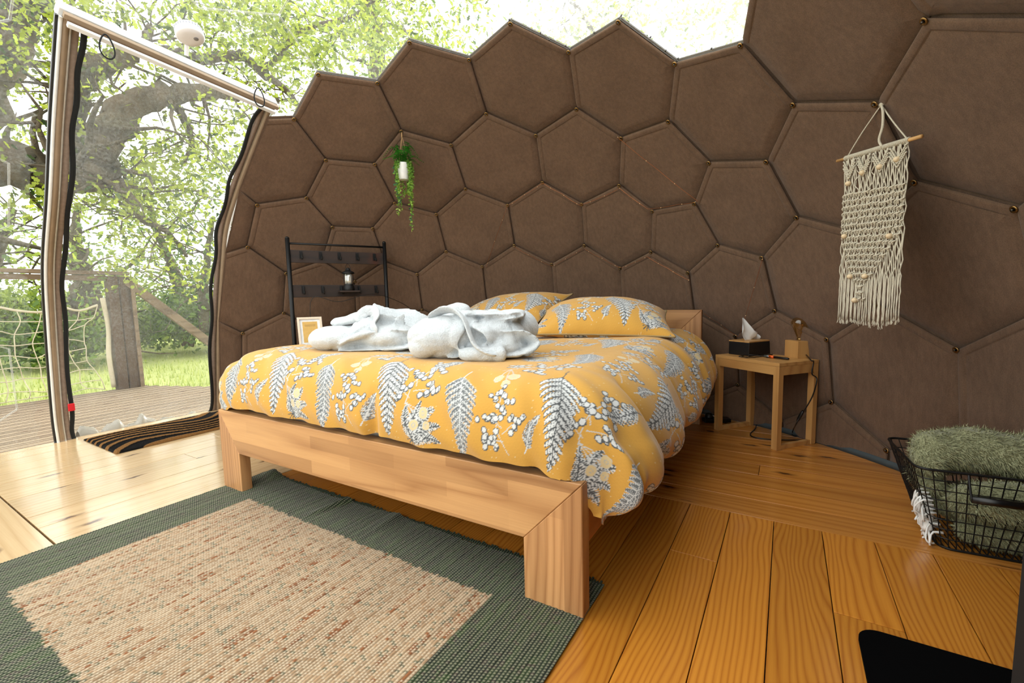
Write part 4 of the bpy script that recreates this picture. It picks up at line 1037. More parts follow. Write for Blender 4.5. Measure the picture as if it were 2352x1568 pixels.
tag(MB().lathe([(.03, 0), (.031, .002), (.03, .006)], n=24).build('coaster', TABLEX, None), 'thin round wooden coaster between the tissue box and the lamp', 'coaster').location = cst
# plug block on the floor
pb = at(1645, 968, z=0); plug = empty('plug_block', (pb[0], pb[1], 0), .5, label='black multi-socket plug block on the floor between bed and side table', cat='plug block')
box('block', (0, 0, .012), (.16, .06, .024), BLACKP, plug, bev=.005)
MB().lathe([(.022, .024), (.024, .03), (.021, .05), (.012, .056)], c=(-.045, 0, 0), n=16).build('plug', BLACKP, plug, smooth=True)
box('label_plate', (.02, -.005, .0245), (.03, .012, .002), plain('pale_print', (200, 205, 205), .5), plug)
# left table, behind the bed
st2 = side_table('pale bamboo side table left of the bed, mostly hidden behind the duvet', np.array([-2.20, 2.30]), np.array([0, 1.0]), np.array([-1.0, 0]), .40, .30)

# picture frames
PALEW = plain('limed_wood_frame', (222, 206, 184), .5, nz=.1, scale=120)
def frame(label, base, right, up, w, h, card, printed):
    right = np.array(right, float); right /= np.linalg.norm(right); up = np.array(up, float); up /= np.linalg.norm(up); nrm = np.cross(right, up)
    R = np.array([right, up, nrm]).T; f_ = empty('picture_frame', tuple(base), label=label, cat='picture frame')
    def bx(name, a, b, c, dims, mat): return MB().box(right * a + up * b + nrm * c, dims, R).build(name, mat, f_)
    fw = .014
    bx('frame_side', -w / 2 + fw / 2, h / 2, 0, (fw, h, .014), PALEW); bx('frame_side', w / 2 - fw / 2, h / 2, 0, (fw, h, .014), PALEW)
    bx('frame_side', 0, fw / 2, 0, (w - 2 * fw, fw, .014), PALEW); bx('frame_side', 0, h - fw / 2, 0, (w - 2 * fw, fw, .014), PALEW)
    bx('back_board', 0, h / 2, -.008, (w, h, .004), BLACKM)
    bx('mount', 0, h / 2, -.003, (w - 2 * fw, h - 2 * fw, .002), plain('white_mount', (225, 228, 230), .8))
    if card: 
        bx('kraft_card', 0, h / 2, -.0015, (w * .60, h * .70, .0015), plain('kraft_card', (206, 168, 96), .8))
        for k in range(2 if printed else 0): bx('printed_line', 0, h * (.74 - .04 * k), -.0006, (w * .42, .0016, .0006), plain('print_ink', (110, 86, 50), .8))
    return f_
fb = np.array([-2.655, 1.86, .50])
SH0 = np.array([-2.88, 1.80]); SH1 = np.array([-2.60, 2.395])
# ------------------------------------------------------------------ dark rack with hooks
rk0 = np.r_[SH0, 0]; sx = np.r_[SH1 - SH0, 0]; SW = np.linalg.norm(sx); sx /= SW; sn = np.array([sx[1], -sx[0], 0])   # sn faces the bed
rack = empty('coat_rack', tuple(rk0), math.atan2(sx[1], sx[0]), label='black metal rack with dark wooden hook boards beside the bed', cat='rack')
def rb(name, a, b, z, dims, mat, bev=.002): return box(name, (a, -b, z), dims, mat, rack, bev=bev)
RH = 1.235
for a in (0, SW): MB().tube([(a, 0, 0), (a, 0, RH)], .014, 12).build('post', BLACKM, rack, smooth=True); MB().lathe([(.015, 0), (.013, .008), (.006, .014)], c=(a, 0, RH), n=12).build('post_cap', BLACKM, rack, smooth=True)
MB().tube([(0, 0, RH - .03), (SW, 0, RH - .03)], .007, 8).build('top_rail', BLACKM, rack, smooth=True)
rb('hook_board', SW / 2, -.012, RH - .115, (SW - .02, .014, .085), DARKW)
rb('hook_board', SW / 2, -.012, RH - .352, (SW - .02, .014, .085), DARKW)
for zz_ in (RH - .115, RH - .352):
    for k in range(5):
        a = SW * (.12 + .19 * k)
        hk = MB().tube(spline([(a, -.002, zz_ + .03), (a, -.02, zz_ + .0), (a, -.045, zz_ - .02), (a, -.05, zz_ + .0)], 10), .005, 6)
        hk.box((a, -.001, zz_ + .01), (.02, .006, .05)); hk.build('hook', BLACKM, rack, smooth=False)
for zz_ in (.18, .49):
    rb('shelf_board', SW / 2, .11, zz_, (SW - .03, .24, .014), DARKW)
    for a in (0, SW): MB().tube([(a, 0, zz_ - .012), (a, -.24, zz_ - .012)], .008, 8).build('shelf_bracket', BLACKM, rack, smooth=True)
for a in (0, SW): MB().tube([(a, -.24, 0), (a, -.24, .49)], .010, 10).build('front_leg', BLACKM, rack, smooth=True)
def rackpt(a, b, z): return rk0 + sx * a + sn * b + np.array([0, 0, z])
rb('lantern_ledge', SW * .57, .035, RH - .358, (.14, .08, .012), DARKW)
# lantern
lz = RH - .3515; L0 = rackpt(SW * .57, .038, lz)
lan = empty('lantern', tuple(L0), label='black camping lantern on the small ledge of the rack', cat='lantern')
MB().lathe([(.036, 0), (.038, .004), (.036, .03), (.030, .038), (.033, .045)], n=24).build('lantern_base', BLACKM, lan, smooth=True)
lg = NT('lantern_glass'); lg.set(Base_Color=(.85, .86, .8), Roughness=.12, Metallic=.6); 
MB().lathe([(.024, .045), (.026, .07), (.026, .10), (.023, .118)], n=20).build('lantern_glass', lg.m, lan, smooth=True)
for k in range(6):
    a = k * 1.047; MB().tube([(.032 * math.cos(a), .032 * math.sin(a), .043), (.033 * math.cos(a), .033 * math.sin(a), .08), (.030 * math.cos(a), .030 * math.sin(a), .12)], .0018, 6).build('guard_wire', BLACKM, lan)
MB().lathe([(.034, .118), (.044, .122), (.040, .130), (.022, .140), (.014, .150), (.013, .158), (.006, .162)], n=24).build('lantern_cap', BLACKM, lan, smooth=True)
MB().tube(spline([(-.03, 0, .128), (-.022, 0, .17), (0, 0, .19), (.022, 0, .17), (.03, 0, .128)], 20), .0016, 6).build('lantern_handle', BLACKM, lan)
fpos = rackpt(.095, .10, .4972 + .006)
frame('small pale framed kraft card standing on the rack behind the left robe', fpos, sx * 1.0 + sn * .15, np.array([0, 0, 1.0]) - sn * .22 , .155, .205, True, True)
f2 = np.array([-2.27, 2.56, .4472])
f2n = np.array([.6, -.8, 0])
f2r = np.array([.8, .6, 0])
frame('pale wooden frame showing between the two robes', at(958, 775, y=2.58) * [1, 1, 0] + [0, 0, .449], f2r, np.array([0, 0, 1.0]) + np.array([-.1, .13, 0]), .13, .20, False, False)
# thin flex from the rack down to the frame
wp = [rackpt(SW * .18, .03, .49), rackpt(SW * .18, .055, RH - .41), rackpt(SW * .45, .08, RH - .43), rackpt(SW * .82, .06, RH - .38), at(930, 700, y=2.5), at(965, 735, y=2.6), at(985, 752, y=2.62)]
tag(MB().tube(spline(wp, 60), .002, 6).build('thin_wire', BLACKP, None, smooth=True), 'thin dark wire hanging from the rack hooks towards the pillow', 'wire')

# ------------------------------------------------------------------ wire basket with green blanket
BX0, BX1, BY0, BY1, BZ = .352, .745, 1.752, 2.092, .255; BRT = .07
bk = empty('wire_basket', (BX0, BY0, 0), BRT, label='black wire basket on the floor at the right, holding a green fleece blanket', cat='basket')
def brect(z):                       # tapered rounded rectangle, local to the basket origin
    t = z / BZ; ins = .075 * (1 - t); x0, x1, y0, y1 = ins, BX1 - BX0 - ins, .01 + ins * .35, BY1 - BY0 - ins
    r = .035; P = []
    for (cx_, cy_, a0) in ((x1 - r, y0 + r, -90), (x1 - r, y1 - r, 0), (x0 + r, y1 - r, 90), (x0 + r, y0 + r, 180)):
        for k in range(7): a = math.radians(a0 + 15 * k); P.append((cx_ + r * math.cos(a), cy_ + r * math.sin(a), z))
    return np.array(P)
def dens(P, m):
    Q = np.vstack([P, P[:1]]); L = np.r_[0, np.cumsum(np.linalg.norm(np.diff(Q, axis=0), axis=1))]; t = np.linspace(0, L[-1], m, endpoint=False)
    return np.stack([np.interp(t, L, Q[:, i]) for i in range(3)], 1)
MB().tube(brect(BZ), .0040, 6, closed=True).build('rim', BLACKM, bk, smooth=True)
MB().tube(brect(.004), .0035, 6, closed=True).build('base_ring', BLACKM, bk, smooth=True)
for k in range(1, 8): MB().tube(brect(.004 + (BZ - .004) * k / 8), .0017, 5, closed=True).build('ring_wire', BLACKM, bk)
rings = [dens(brect(z), 52) for z in np.linspace(.004, BZ, 5)]
for j in range(52): MB().tube([r[j] for r in rings], .0017, 5).build('upright_wire', BLACKM, bk)
ins = .075
for k in range(1, 18):
    x = ins + (BX1 - BX0 - 2 * ins) * k / 18; MB().tube([(x, .036, .004), (x, BY1 - BY0 - ins, .004)], .0017, 5).build('base_wire', BLACKM, bk)
MB().tube(spline([(.115, .000, BZ - .0), (.115, -.012, BZ - .03), (.118, -.02, BZ - .062)], 10), .003, 6).build('handle_wire', BLACKM, bk)
MB().tube([(.118, -.02, BZ - .064), (.25, -.02, BZ - .064)], .011, 12).build('handle_grip', BLACKP, bk, smooth=True)
MB().tube(spline([(.25, -.02, BZ - .062), (.252, -.012, BZ - .03), (.252, 0, BZ)], 10), .003, 6).build('handle_wire', BLACKM, bk)
GREEN = terry('sage_sherpa', (138, 140, 102), 150, 1.0)
def fz(x, y): return (BX0 + x, BY0 + y)
o_ = empty('blanket', (0, 0, 0), label='sage green fleece blanket rolled up in the wire basket', cat='blanket')
bl = fuse('fleece', [
    ('t', [(.055, .10, .21), (.075, .15, .275), (.17, .17, .292), (.28, .16, .285), (.40, .16, .275), (.50, .16, .25)], [.035, .06, .066, .068, .066, .05], .9),
    ('t', [(.08, .26, .20), (.18, .27, .24), (.30, .26, .245), (.38, .25, .23)], [.05, .06, .065, .05], .9),
    ('t', [(.10, .08, .12), (.17, .075, .155), (.28, .075, .16), (.36, .08, .15)], [.035, .058, .062, .05], 1.0),
    ('t', [(.07, .10, .15), (.065, .16, .19), (.075, .22, .17)], [.03, .04, .035], 1.0),
    ('t', [(.125, .10, .055), (.19, .09, .06), (.27, .09, .06), (.31, .10, .06)], [.03, .045, .048, .035], 1.0),
    ('t', [(.11, .20, .09), (.2, .2, .10), (.3, .2, .10)], [.05, .07, .06], 1.0),
    ('t', [(.10, .12, .10), (.10, .18, .12), (.12, .24, .10)], [.03, .04, .035], 1.0)],
    ((BX0, BY0, 0), (math.cos(BRT), math.sin(BRT), 0), (-math.sin(BRT), math.cos(BRT), 0), (0, 0, 1)), .0062, GREEN, o_, 3, .0035, 55)
# fleece pile: short tapering tufts over the whole surface
me = bl.data; nv = len(me.vertices); V = np.empty(nv * 3); me.vertices.foreach_get('co', V); V = V.reshape(-1, 3); N = np.empty(nv * 3); me.vertices.foreach_get('normal', N); N = N.reshape(-1, 3)
pick = rng.integers(0, nv, 42000); bp = V[pick] + rng.normal(0, .002, (42000, 3)); nn = N[pick]
dirn = nn * .45 + np.array([.25, -.35, -.35]) * (.6 + .8 * rng.random((42000, 1))) + rng.normal(0, .35, (42000, 3)); dirn /= np.linalg.norm(dirn, axis=1)[:, None]
sdv = np.cross(dirn, nn + 1e-3); sdv /= np.linalg.norm(sdv, axis=1)[:, None] + 1e-9
L = rng.uniform(.008, .018, (42000, 1)); w = .0015
tv = np.stack([bp - sdv * w, bp + sdv * w, bp + dirn * L], 1).reshape(-1, 3)
pm = bpy.data.meshes.new('fleece_pile'); pm.vertices.add(len(tv)); pm.vertices.foreach_set('co', tv.reshape(-1).astype(np.float32)); pm.loops.add(len(tv)); pm.loops.foreach_set('vertex_index', np.arange(len(tv), dtype=np.int32))
pm.polygons.add(42000); pm.polygons.foreach_set('loop_start', (np.arange(42000) * 3).astype(np.int32)); pm.update(calc_edges=True); pm.materials.append(plain('sage_pile', (158, 160, 124), .95, nz=.2, scale=200))
po = bpy.data.objects.new('fleece_pile', pm); COL.objects.link(po); po.parent = o_; po['kind'] = 'stuff'
# white throw with tassels caught in the left side of the basket
thr = empty('throw', (BX0 - .005, BY0 + .08, 0), label='white knotted throw with tassels poking through the left side of the basket', cat='throw')
WYARN = plain('white_yarn', (232, 234, 232), .9, nz=.05)
rt = np.random.default_rng(12)
fuse('throw_fold', [('t', [(.055, .0, .03), (.05, .02, .09), (.045, .05, .15)], [.02, .025, .018], .8)], ((0, 0, 0), (1, 0, 0), (0, 1, 0), (0, 0, 1)), .006, WYARN, thr, 2, .002, 60)
for k in range(36):
    z = .035 + .13 * rt.random(); y = -.03 + .07 * rt.random(); x = .075 * (1 - z / BZ)
    P = [(x + .025, y, z), (x + .0, y + rt.normal(0, .006), z - .006), (x - .006 + rt.normal(0, .006), y + rt.normal(0, .012), z - .03 - .02 * rt.random()), (x + .004 + rt.normal(0, .009), y + rt.normal(0, .014), max(z - .05 - .02 * rt.random(), .006))]
    MB().tube(spline(P, 8), .0028, 5).build('tassel', WYARN, thr, smooth=True)

# ------------------------------------------------------------------ macrame hanging
MP = np.array([.262, 2.098]); MR = np.array([.149, -.225]); MR = MR / np.linalg.norm(MR); MC = np.array([.2525, 2.1125])
mac = empty('macrame_hanging', (MC[0], MC[1], 1.30), math.atan2(MR[1], MR[0]), label='cream macrame wall hanging on a wooden dowel, knotted with beads', cat='wall hanging')
CORD = plain('cream_cotton_cord', (200, 193, 174), .9, nz=.1, scale=300, bump=.4); BEAD = plain('pale_wood_bead', (222, 200, 164), .5)
MB().tube([(-.18, 0, .018), (.18, 0, -.012)], [.0055, .0062], 10).build('dowel', plain('dowel_wood', (206, 160, 100), .5), mac, smooth=True)
def dz_(x): return .003 - .083 * x
top = np.array([(MP[0] - MC[0]) * MR[0] + (MP[1] - MC[1]) * MR[1], 0, 1.452 - 1.30])
for xx in (-.132, .132): MB().tube(spline([(xx, 0, dz_(xx)), ((xx + top[0]) / 2, -.004, (dz_(xx) + top[2]) / 2), tuple(top)], 12), .0024, 6).build('hanging_cord', CORD, mac, smooth=True)
MB().tube(spline([tuple(top), (top[0] + .02, -.01, .12), (top[0] + .022, -.01, .07), (top[0] + .008, -.008, .03), (top[0] + .02, -.006, dz_(.02))], 20), .0045, 6).build('cord_end', CORD, mac, smooth=True)
MB().ell(tuple(top), (.010, .008, .008), 10, 7).build('hanging_knot', CORD, mac, smooth=True)
NC = 44; rm = np.random.default_rng(5); mh = np.linspace(-.137, .137, NC)
for k in range(NC):
    x = mh[k] * .985; xl = mh[k] * .97; a = (k / (NC - 1))
    zb = -.60 - .015 * math.sin(a * 3.1) + rm.normal(0, .006) - .008 * (a < .1)
    gap = 0
    zs = np.linspace(dz_(x), zb, 34); pts = []
    for i, z in enumerate(zs):
        y = .0035 * math.sin(i * 1.3 + k * 1.57) * (z > -.45) + rm.normal(0, .0008)
        xx = x + (.0020 * math.sin(i * 1.9 + k * 3.14)) * (z > -.45) + (.004 * math.sin(k * 2.2) * max(0, (-z - .42) / .18))
        # upper openings between the four V shaped groups
        if z > -.13:
            for gx in (-.072, -.004):
                if abs(xx - gx) < .007: xx = gx + math.copysign(.0085, xx - gx)
        pts.append((xx, y, z))
    MB().tube(pts, .0023, 5).build('cord', CORD, mac, smooth=True)
    tf = MB()
    for q in range(5): tf.tube([pts[-1], (pts[-1][0] + rm.normal(0, .003), pts[-1][1] + rm.normal(0, .002), pts[-1][2] - .012 - .006 * rm.random())], .0007, 3)
    tf.build('frayed_end', CORD, mac)
MB().box((0, 0, 0), (.001, .001, .001)) 
lk = MB()
for k in range(NC): lk.tube(spline([(mh[k] * .985 - .002, 0, dz_(mh[k])- .008), (mh[k] * .985, -.0085, dz_(mh[k])), (mh[k] * .985 + .001, 0, dz_(mh[k]) + .0085), (mh[k] * .985 + .002, .008, dz_(mh[k]))], 8), .0026, 5)
lk.build('larks_head_knots', CORD, mac, smooth=True, kind='stuff')
rows = []
z = -.145
while z > -.545: rows.append(z); z -= .0232
for r_, z in enumerate(rows):
    t = (z + .145) / -.40
    lo, hi = -.135, .135
    if t > .38: lo = -.135 + (t - .38) * .14; hi = .135 - (t - .38) * .30
    if t > .75: lo += (t - .75) * .22; hi -= (t - .75) * .08
    nK = max(3, int((hi - lo) / .0125)); mbk = MB()
    for k in range(nK):
        x = lo + (hi - lo) * (k + .5) / nK; s_ = .0055
        w_ = rm.normal(0, .0012)
        mbk.tube(spline([(x - .0062, -.004, z - s_ * .8 + w_ + dz_(x)), (x - .002, -.0075, z - s_ * .1 + w_ + dz_(x)), (x + .003, -.0075, z + s_ * .4 + w_ + dz_(x)), (x + .0075, -.003, z + s_ * .9 + w_ + dz_(x))], 7), .0031, 5)
        mbk.tube(spline([(x - .004, -.003, z - .009 + w_ + dz_(x)), (x - .001, -.0062, z - .004 + w_ + dz_(x)), (x + .001, -.0062, z + .004 + w_ + dz_(x))], 5), .0026, 5)
    mbk.build('knot_row', CORD, mac, smooth=True)
for gx0, gx1 in ((-.135, -.08), (-.064, -.012), (.004, .066), (.072, .135)):      # V bands at the top
    mid = (gx0 + gx1) / 2; mbv = MB()
    for lay in range(3):
        for sgn in (-1, 1):
            for k in range(6):
                u_ = (k + .5) / 6; x = mid + sgn * (gx1 - gx0) / 2 * (1 - u_); z = -.012 - lay * .013 - .045 * u_ + dz_(x)
                mbv.tube([(x - .004 * sgn * -1, -.006, z + .004), (x, -.009, z), (x + .004 * sgn * -1, -.006, z - .004)], .0030, 5)
    mbv.build('v_knots', CORD, mac, smooth=True)
for (x, z) in ((-.105, -.10), (-.040, -.072), (.036, -.066), (.104, -.055), (-.112, -.30), (.092, -.31), (-.074, -.455), (-.004, -.452), (-.046, -.545)):
    MB().ell((x, -.010, z + dz_(x)), (.0105, .0105, .0095), 14, 9).build('bead', BEAD, mac, smooth=True)

# ------------------------------------------------------------------ hanging plant
hp = np.array([-2.163, 2.189]); pz = 1.905
plant = empty('hanging_plant', (hp[0], hp[1], 1.60), label='trailing fern in a white pot hanging from the felt wall by jute cord', cat='plant')
MB().lathe([(.028, -.012), (.032, -.009), (.038, .085), (.040, .092), (.036, .092), (.034, .082)], n=28).build('pot', plain('white_ceramic', (226, 226, 224), .4), plant, smooth=True)
JUTE = plain('jute_cord', (168, 134, 92), .9)
for a in (.5, 2.6, 4.7): MB().tube([(.037 * math.cos(a), .037 * math.sin(a), .085), (.0, .0, .27), (0, 0, pz - 1.60)], .0016, 6).build('jute_cord', JUTE, plant)
MB().tube([(.0, 0, .26), (0, 0, .29)], .004, 8).build('cord_knot', JUTE, plant)
def leafq(V, F, T, p, d, n, L, w, tint):
    d = d / (np.linalg.norm(d) + 1e-9); s = np.cross(d, n); s /= np.linalg.norm(s) + 1e-9; b = len(V)
    V += [p, p + d * L * .5 + s * w, p + d * L, p + d * L * .5 - s * w]; F.append((b, b + 1, b + 2, b + 3)); T += [tint] * 4
def leafmesh(name, V, F, T, mat, parent, **k):
    o = mk(name, V, F, mat, parent, False, **k); ca = o.data.color_attributes.new('tint', 'FLOAT_COLOR', 'POINT')
    c4 = np.ones((len(V), 4), np.float32); c4[:, :3] = np.array(T)[:, None]; ca.data.foreach_set('color', c4.reshape(-1)); return o
LFERN = leaf_mat('fern_green', (16, 96, 30), (80, 178, 50), .3); LTRAIL = leaf_mat('trailing_green', (60, 130, 40), (178, 206, 84), .35); LGREY = leaf_mat('blue_green_leaf', (26, 84, 54), (80, 136, 92), .25)
rp = np.random.default_rng(8)
for k in range(26):
    a = k * 2.4; out = .05 + .085 * rp.random(); up = .10 - .02 * (k % 4) + .03 * rp.random(); V, F, T = [], [], []
    stem = spline([(.01 * math.cos(a), .01 * math.sin(a), .085), (out * .5 * math.cos(a), out * .5 * math.sin(a), .085 + up), (out * math.cos(a), out * math.sin(a), .08 + up * .55)], 15)
    dd = np.gradient(stem, axis=0)
    for i in range(2, 15):
        for s_ in (-1, 1):
            sd_ = np.cross(dd[i], [0, 0, 1]); sd_ /= np.linalg.norm(sd_) + 1e-9
            leafq(V, F, T, stem[i], sd_ * s_ + dd[i] * 3, np.array([0, 0, 1.0]), .036 * (1 - i / 18), .0060, .2 + .7 * rp.random())
    leafmesh('fern_frond', V, F, T, LFERN, plant)
for k in range(17):
    a = -1.2 + k * .55 + rp.normal(0, .2); r = .040; Ln = (.34 if k % 3 else .20) * (.75 + .4 * rp.random()); V, F, T = [], [], []
    if abs((a + .75 + math.pi) % (2 * math.pi) - math.pi) < .62: continue
    if k in (2, 7): Ln *= .5
    st = spline([(r * .6 * math.cos(a), r * .6 * math.sin(a), .09), (r * 1.25 * math.cos(a), r * 1.25 * math.sin(a), .085), (r * 1.3 * math.cos(a), r * 1.3 * math.sin(a), -.02), (r * 1.1 * math.cos(a) + .01 * rp.normal(), r * 1.1 * math.sin(a), .06 - Ln)], 36)
    for i in range(4, 36):
        for q in range(3):
            d = rp.normal(0, 1, 3); d[2] -= .3; leafq(V, F, T, st[i], d, rp.normal(0, 1, 3), .015 + .008 * rp.random(), .0050, .2 + .8 * (i / 36) * rp.random())
    s_ = leafmesh('trailing_stem', V, F, T, LGREY if k % 4 == 1 else LTRAIL, plant)
    MB().tube(st, .0008, 4).build('stem', LTRAIL, s_)

# ------------------------------------------------------------------ string of copper lights pinned along the seams
def sphpt(u, v, r=None, inset=.02):
    d = at(u, v, t=1) - CAM; o = CAM - DC; rr_ = DR - inset; b_ = o @ d; tt = -b_ + math.sqrt(b_ * b_ - (o @ o - rr_ * rr_)); return CAM + d * tt
wires = [[(1419, 312), (1510, 386), (1603, 459), (1560, 466), (1488, 477), (1423, 429), (1375, 452), (1331, 468), (1289, 441), (1246, 417), (1205, 444), (1165, 470), (1140, 540), (1116, 610)],
         [(1751, 592), (1725, 680), (1697, 771), (1650, 738), (1616, 716)], [(1181, 563), (1226, 588), (1268, 608), (1304, 588), (1340, 567), (1383, 590), (1425, 612), (1455, 600), (1486, 586), (1532, 612), (1582, 640)]]
sl = empty('string_lights', tuple(sphpt(1330, 468)), label='fine copper string light wire pinned along the seams above the bed', cat='string lights')
O_ = np.array(sphpt(1330, 468)); COPPER = plain('copper_wire', (176, 104, 60), .35, .8)
for wlist in wires:
    P = [np.array(sphpt(u, v + 3, inset=.034)) - O_ for (u, v) in wlist]; Q = []
    for a, b in zip(P[:-1], P[1:]):
        for t in np.linspace(0, 1, 8)[:-1]: Q.append(a * (1 - t) + b * t + np.array([0, 0, -.004 * math.sin(t * 3.14)]))
    Q.append(P[-1]); MB().tube(Q, .0010, 5).build('copper_wire', COPPER, sl)
    for q in Q[::5]: MB().ell(q, (.0026, .0026, .003), 6, 5).build('led', plain('led_bead', (225, 190, 140), .3) if 'led_bead' not in bpy.data.materials else bpy.data.materials['led_bead'], sl)

# ------------------------------------------------------------------ smoke alarm on the clear panes
sp = sphpt(436, 80, inset=.05); inw = (DC - sp) / np.linalg.norm(DC - sp); 
al = empty('smoke_alarm', tuple(sp), label='round white smoke alarm fixed under the clear panes above the door', cat='smoke alarm')
view = (CAM - sp); view /= np.linalg.norm(view); ax = inw * .55 + np.array([0.15, 0, -1.0]) * .6; ax /= np.linalg.norm(ax)
Rq = np.array(Vector(ax).to_track_quat('Z', 'Y').to_matrix())
WP2 = plain('white_plastic', (236, 236, 238), .4, nz=.03)
MB().lathe([(.050, -.028), (.056, -.026), (.056, -.012), (.052, -.010), (.058, -.006), (.058, .008), (.052, .016), (.03, .019)], n=36, R=Rq).build('alarm_body', WP2, al, smooth=True)
MB().lathe([(.010, .0185), (.010, .0205), (.006, .021)], n=16, R=Rq, c=tuple(Rq @ np.array([.018, .01, 0]))).build('test_button', plain('grey_button', (130, 128, 130), .5), al, smooth=True)
vt = MB()
for k in range(30):
    a = k * math.pi / 15; vt.box(tuple(Rq @ np.array([.0565 * math.cos(a), .0565 * math.sin(a), -.018])), (.003, .003, .010), Rq @ rz(a))
vt.build('vent_slots', plain('vent_grey', (150, 155, 165), .6), al, kind='stuff')
br_ = at(428, 128, x=sp[0] - .06) - sp; 
MB().tube([(0, 0, 0), tuple(-ax * .05), tuple(br_)], .009, 8, flat=.4).build('bracket', WP2, al)
MB().tube([tuple(-ax * .02), tuple(-inw * .07)], .012, 10).build('fixing', WP2, al)

# ------------------------------------------------------------------ hearth plate and stove at the right edge
HP = [(.163, -.2), (.163, 1.215)] + [(.163 + .045 * (1 - math.cos(a)), 1.215 + .045 * math.sin(a)) for a in np.linspace(0, 1.57, 8)] + [(.95, 1.262), (.95, -.2)]
me_v = [(x, y, z) for z in (.0006, .009) for x, y in HP]; nH = len(HP)
mk('hearth_plate', me_v, [tuple(range(nH - 1, -1, -1)), tuple(range(nH, 2 * nH))] + [(i, (i + 1) % nH, nH + (i + 1) % nH, nH + i) for i in range(nH)], BLK0, None, label='matt black hearth plate with a rounded corner on the near right floor', cat='hearth')
ps_ = at(2335, 1300, z=.35)
stv = empty('stove', (.62, .95, .0092), label='black metal stove side at the right edge of the picture, on the hearth plate', cat='stove')
SX = None
e0 = at(2311, 1560, z=.009)          # direction in which the near vertical edge is seen
k_ = .58; ex0, ey0 = e0[0] * .80 - .62, e0[1] * .80 - .95 - .13
box('stove_body', (ex0 + .26, ey0 - .10, .50), (.52, .44, .90), plain('stove_black', (9, 8, 8), .8), stv, bev=.008)
box('stove_top', (ex0 + .28, ey0 - .12, .962), (.52, .44, .02), BLACKM, stv, bev=.004)
for (a, b) in ((.03, .09), (.49, .09), (.03, -.29), (.49, -.29)): box('stove_leg', (ex0 + a, ey0 + b, .0255), (.03, .03, .051), BLACKM, stv, bev=.003)
box('door_frame', (ex0 + .26, ey0 + .123, .45), (.40, .012, .5), BLACKM, stv, bev=.004)
box('door_glass', (ex0 + .26, ey0 + .1305, .48), (.32, .004, .34), BLACKP, stv, bev=.001)
MB().tube([(ex0 + .26, ey0 - .12, .97), (ex0 + .26, ey0 - .12, 1.36)], .06, 20).build('flue_pipe', BLACKM, stv, smooth=True)

# ------------------------------------------------------------------ outside: deck, post, rails, net
deck = empty('deck', (-5, 1, 0), kind='structure', label='weathered board deck outside the door')
x = -3.80; k = 0
def deck_y(x):                        # far end of the deck boards
    return 2.02 + (x + 5.76) * .38 if x > -5.95 else 1.9
while x > -5.92:
    w_ = .118; y1 = deck_y(x - w_ / 2)
    MB().box((0, 0, 0), (w_, y1 + 3.2, .026), bev=.003).build('deck_board', DECKW, deck).location = (x - w_ / 2 + 5, (y1 - 3.2) / 2 - 1, -.065)
    for q in range(2):
        MB().box((0, 0, 0), (.008, y1 + 3.2, .003)).build('board_groove', POSTW, deck).location = (x - .03 - q * .045 + 5, (y1 - 3.2) / 2 - 1, -.0515)
    x -= w_ + .010; k += 1
for yy in (-2.5, -1.0, .3, 1.5): box('deck_joist', (-4.85 + 5, yy - 1, -.14), (2.2, .06, .12), POSTW, deck)
pst = empty('deck_post', (-5.93, 1.80, -.05), label='thick dark weathered post at the corner of the deck', cat='post')
MB().box((0, -.045, .575), (.10, .085, 1.19), bev=.004).build('post_half', POSTW, pst); MB().box((.0, .048, .575), (.10, .085, 1.19), bev=.004).build('post_half', POSTW, pst)
MB().box((.012, .110, .58), (.11, .034, 1.18), bev=.003).build('facing_board', RAILW, pst)
hr = empty('handrail', (-5.93, 1.80, 1.13), label='weathered timber handrail running left from the deck post', cat='rail')
MB().box((.0, -1.55, .022), (.10, 3.3, .036), bev=.004).build('top_board', RAILW, hr); MB().box((.0, -1.7, -.03), (.035, 3.3, .05), bev=.004).build('under_rail', RAILW, hr)
hr2 = empty('stair_rail', (-5.93, 1.93, 1.06), label='sloping timber rail going down to the right from the deck post', cat='rail')
a_ = at(303, 655, x=-5.90); b_ = at(500, 800, x=-5.90); d_ = b_ - a_; Ld = np.linalg.norm(d_); xx_ = d_ / Ld; zz_ = np.array([1.0, 0, 0]); yy_ = np.cross(zz_, xx_)
MB().box((a_ + d_ * .75) - np.array([-5.93, 1.93, 1.06]), (Ld * 1.6, .085, .05), np.array([xx_, yy_, zz_]).T, .004).build('sloping_board', RAILW, hr2)
pst2 = empty('stair_post', tuple(np.append((a_ + d_ * 1.5)[:2], -.35)), label='short post at the foot of the sloping rail', cat='post')
MB().box((0, 0, .25), (.08, .08, .6), bev=.004).build('post_timber', POSTW, pst2)
sp2 = empty('deck_post', (-5.93, -1.6, -.05), label='second deck post, beyond the left edge of the picture', cat='post'); MB().box((0, 0, .58), (.10, .10, 1.19), bev=.004).build('post_timber', POSTW, sp2)
NETM = plain('rope', (196, 186, 160), .9)
net = empty('rope_net', (-5.93, .2, .4), label='slack knotted rope net strung under the handrail beside the post', cat='net')
rn_ = np.random.default_rng(6); NY, NZ = 26, 9; NP = np.zeros((NY, NZ, 3))
for i in range(NY):
    for j in range(NZ):
        y = -1.75 + 3.35 * i / (NY - 1); z = -.02 + .86 * j / (NZ - 1)
        a = i / (NY - 1)
        sag = .05 * math.sin(j * .9 + i * .5); pull = .10 * max(0, a - .8) / .2 * math.sin(j / (NZ - 1) * math.pi)
        NP[i, j] = (-5.90 + .02 * rn_.normal(), y + .012 * rn_.normal() - pull + .02 * math.sin(j), z + .018 * rn_.normal() - .04 * math.sin(a * 9) * (j > 0))
NP -= np.array([-5.93, .2, .4])
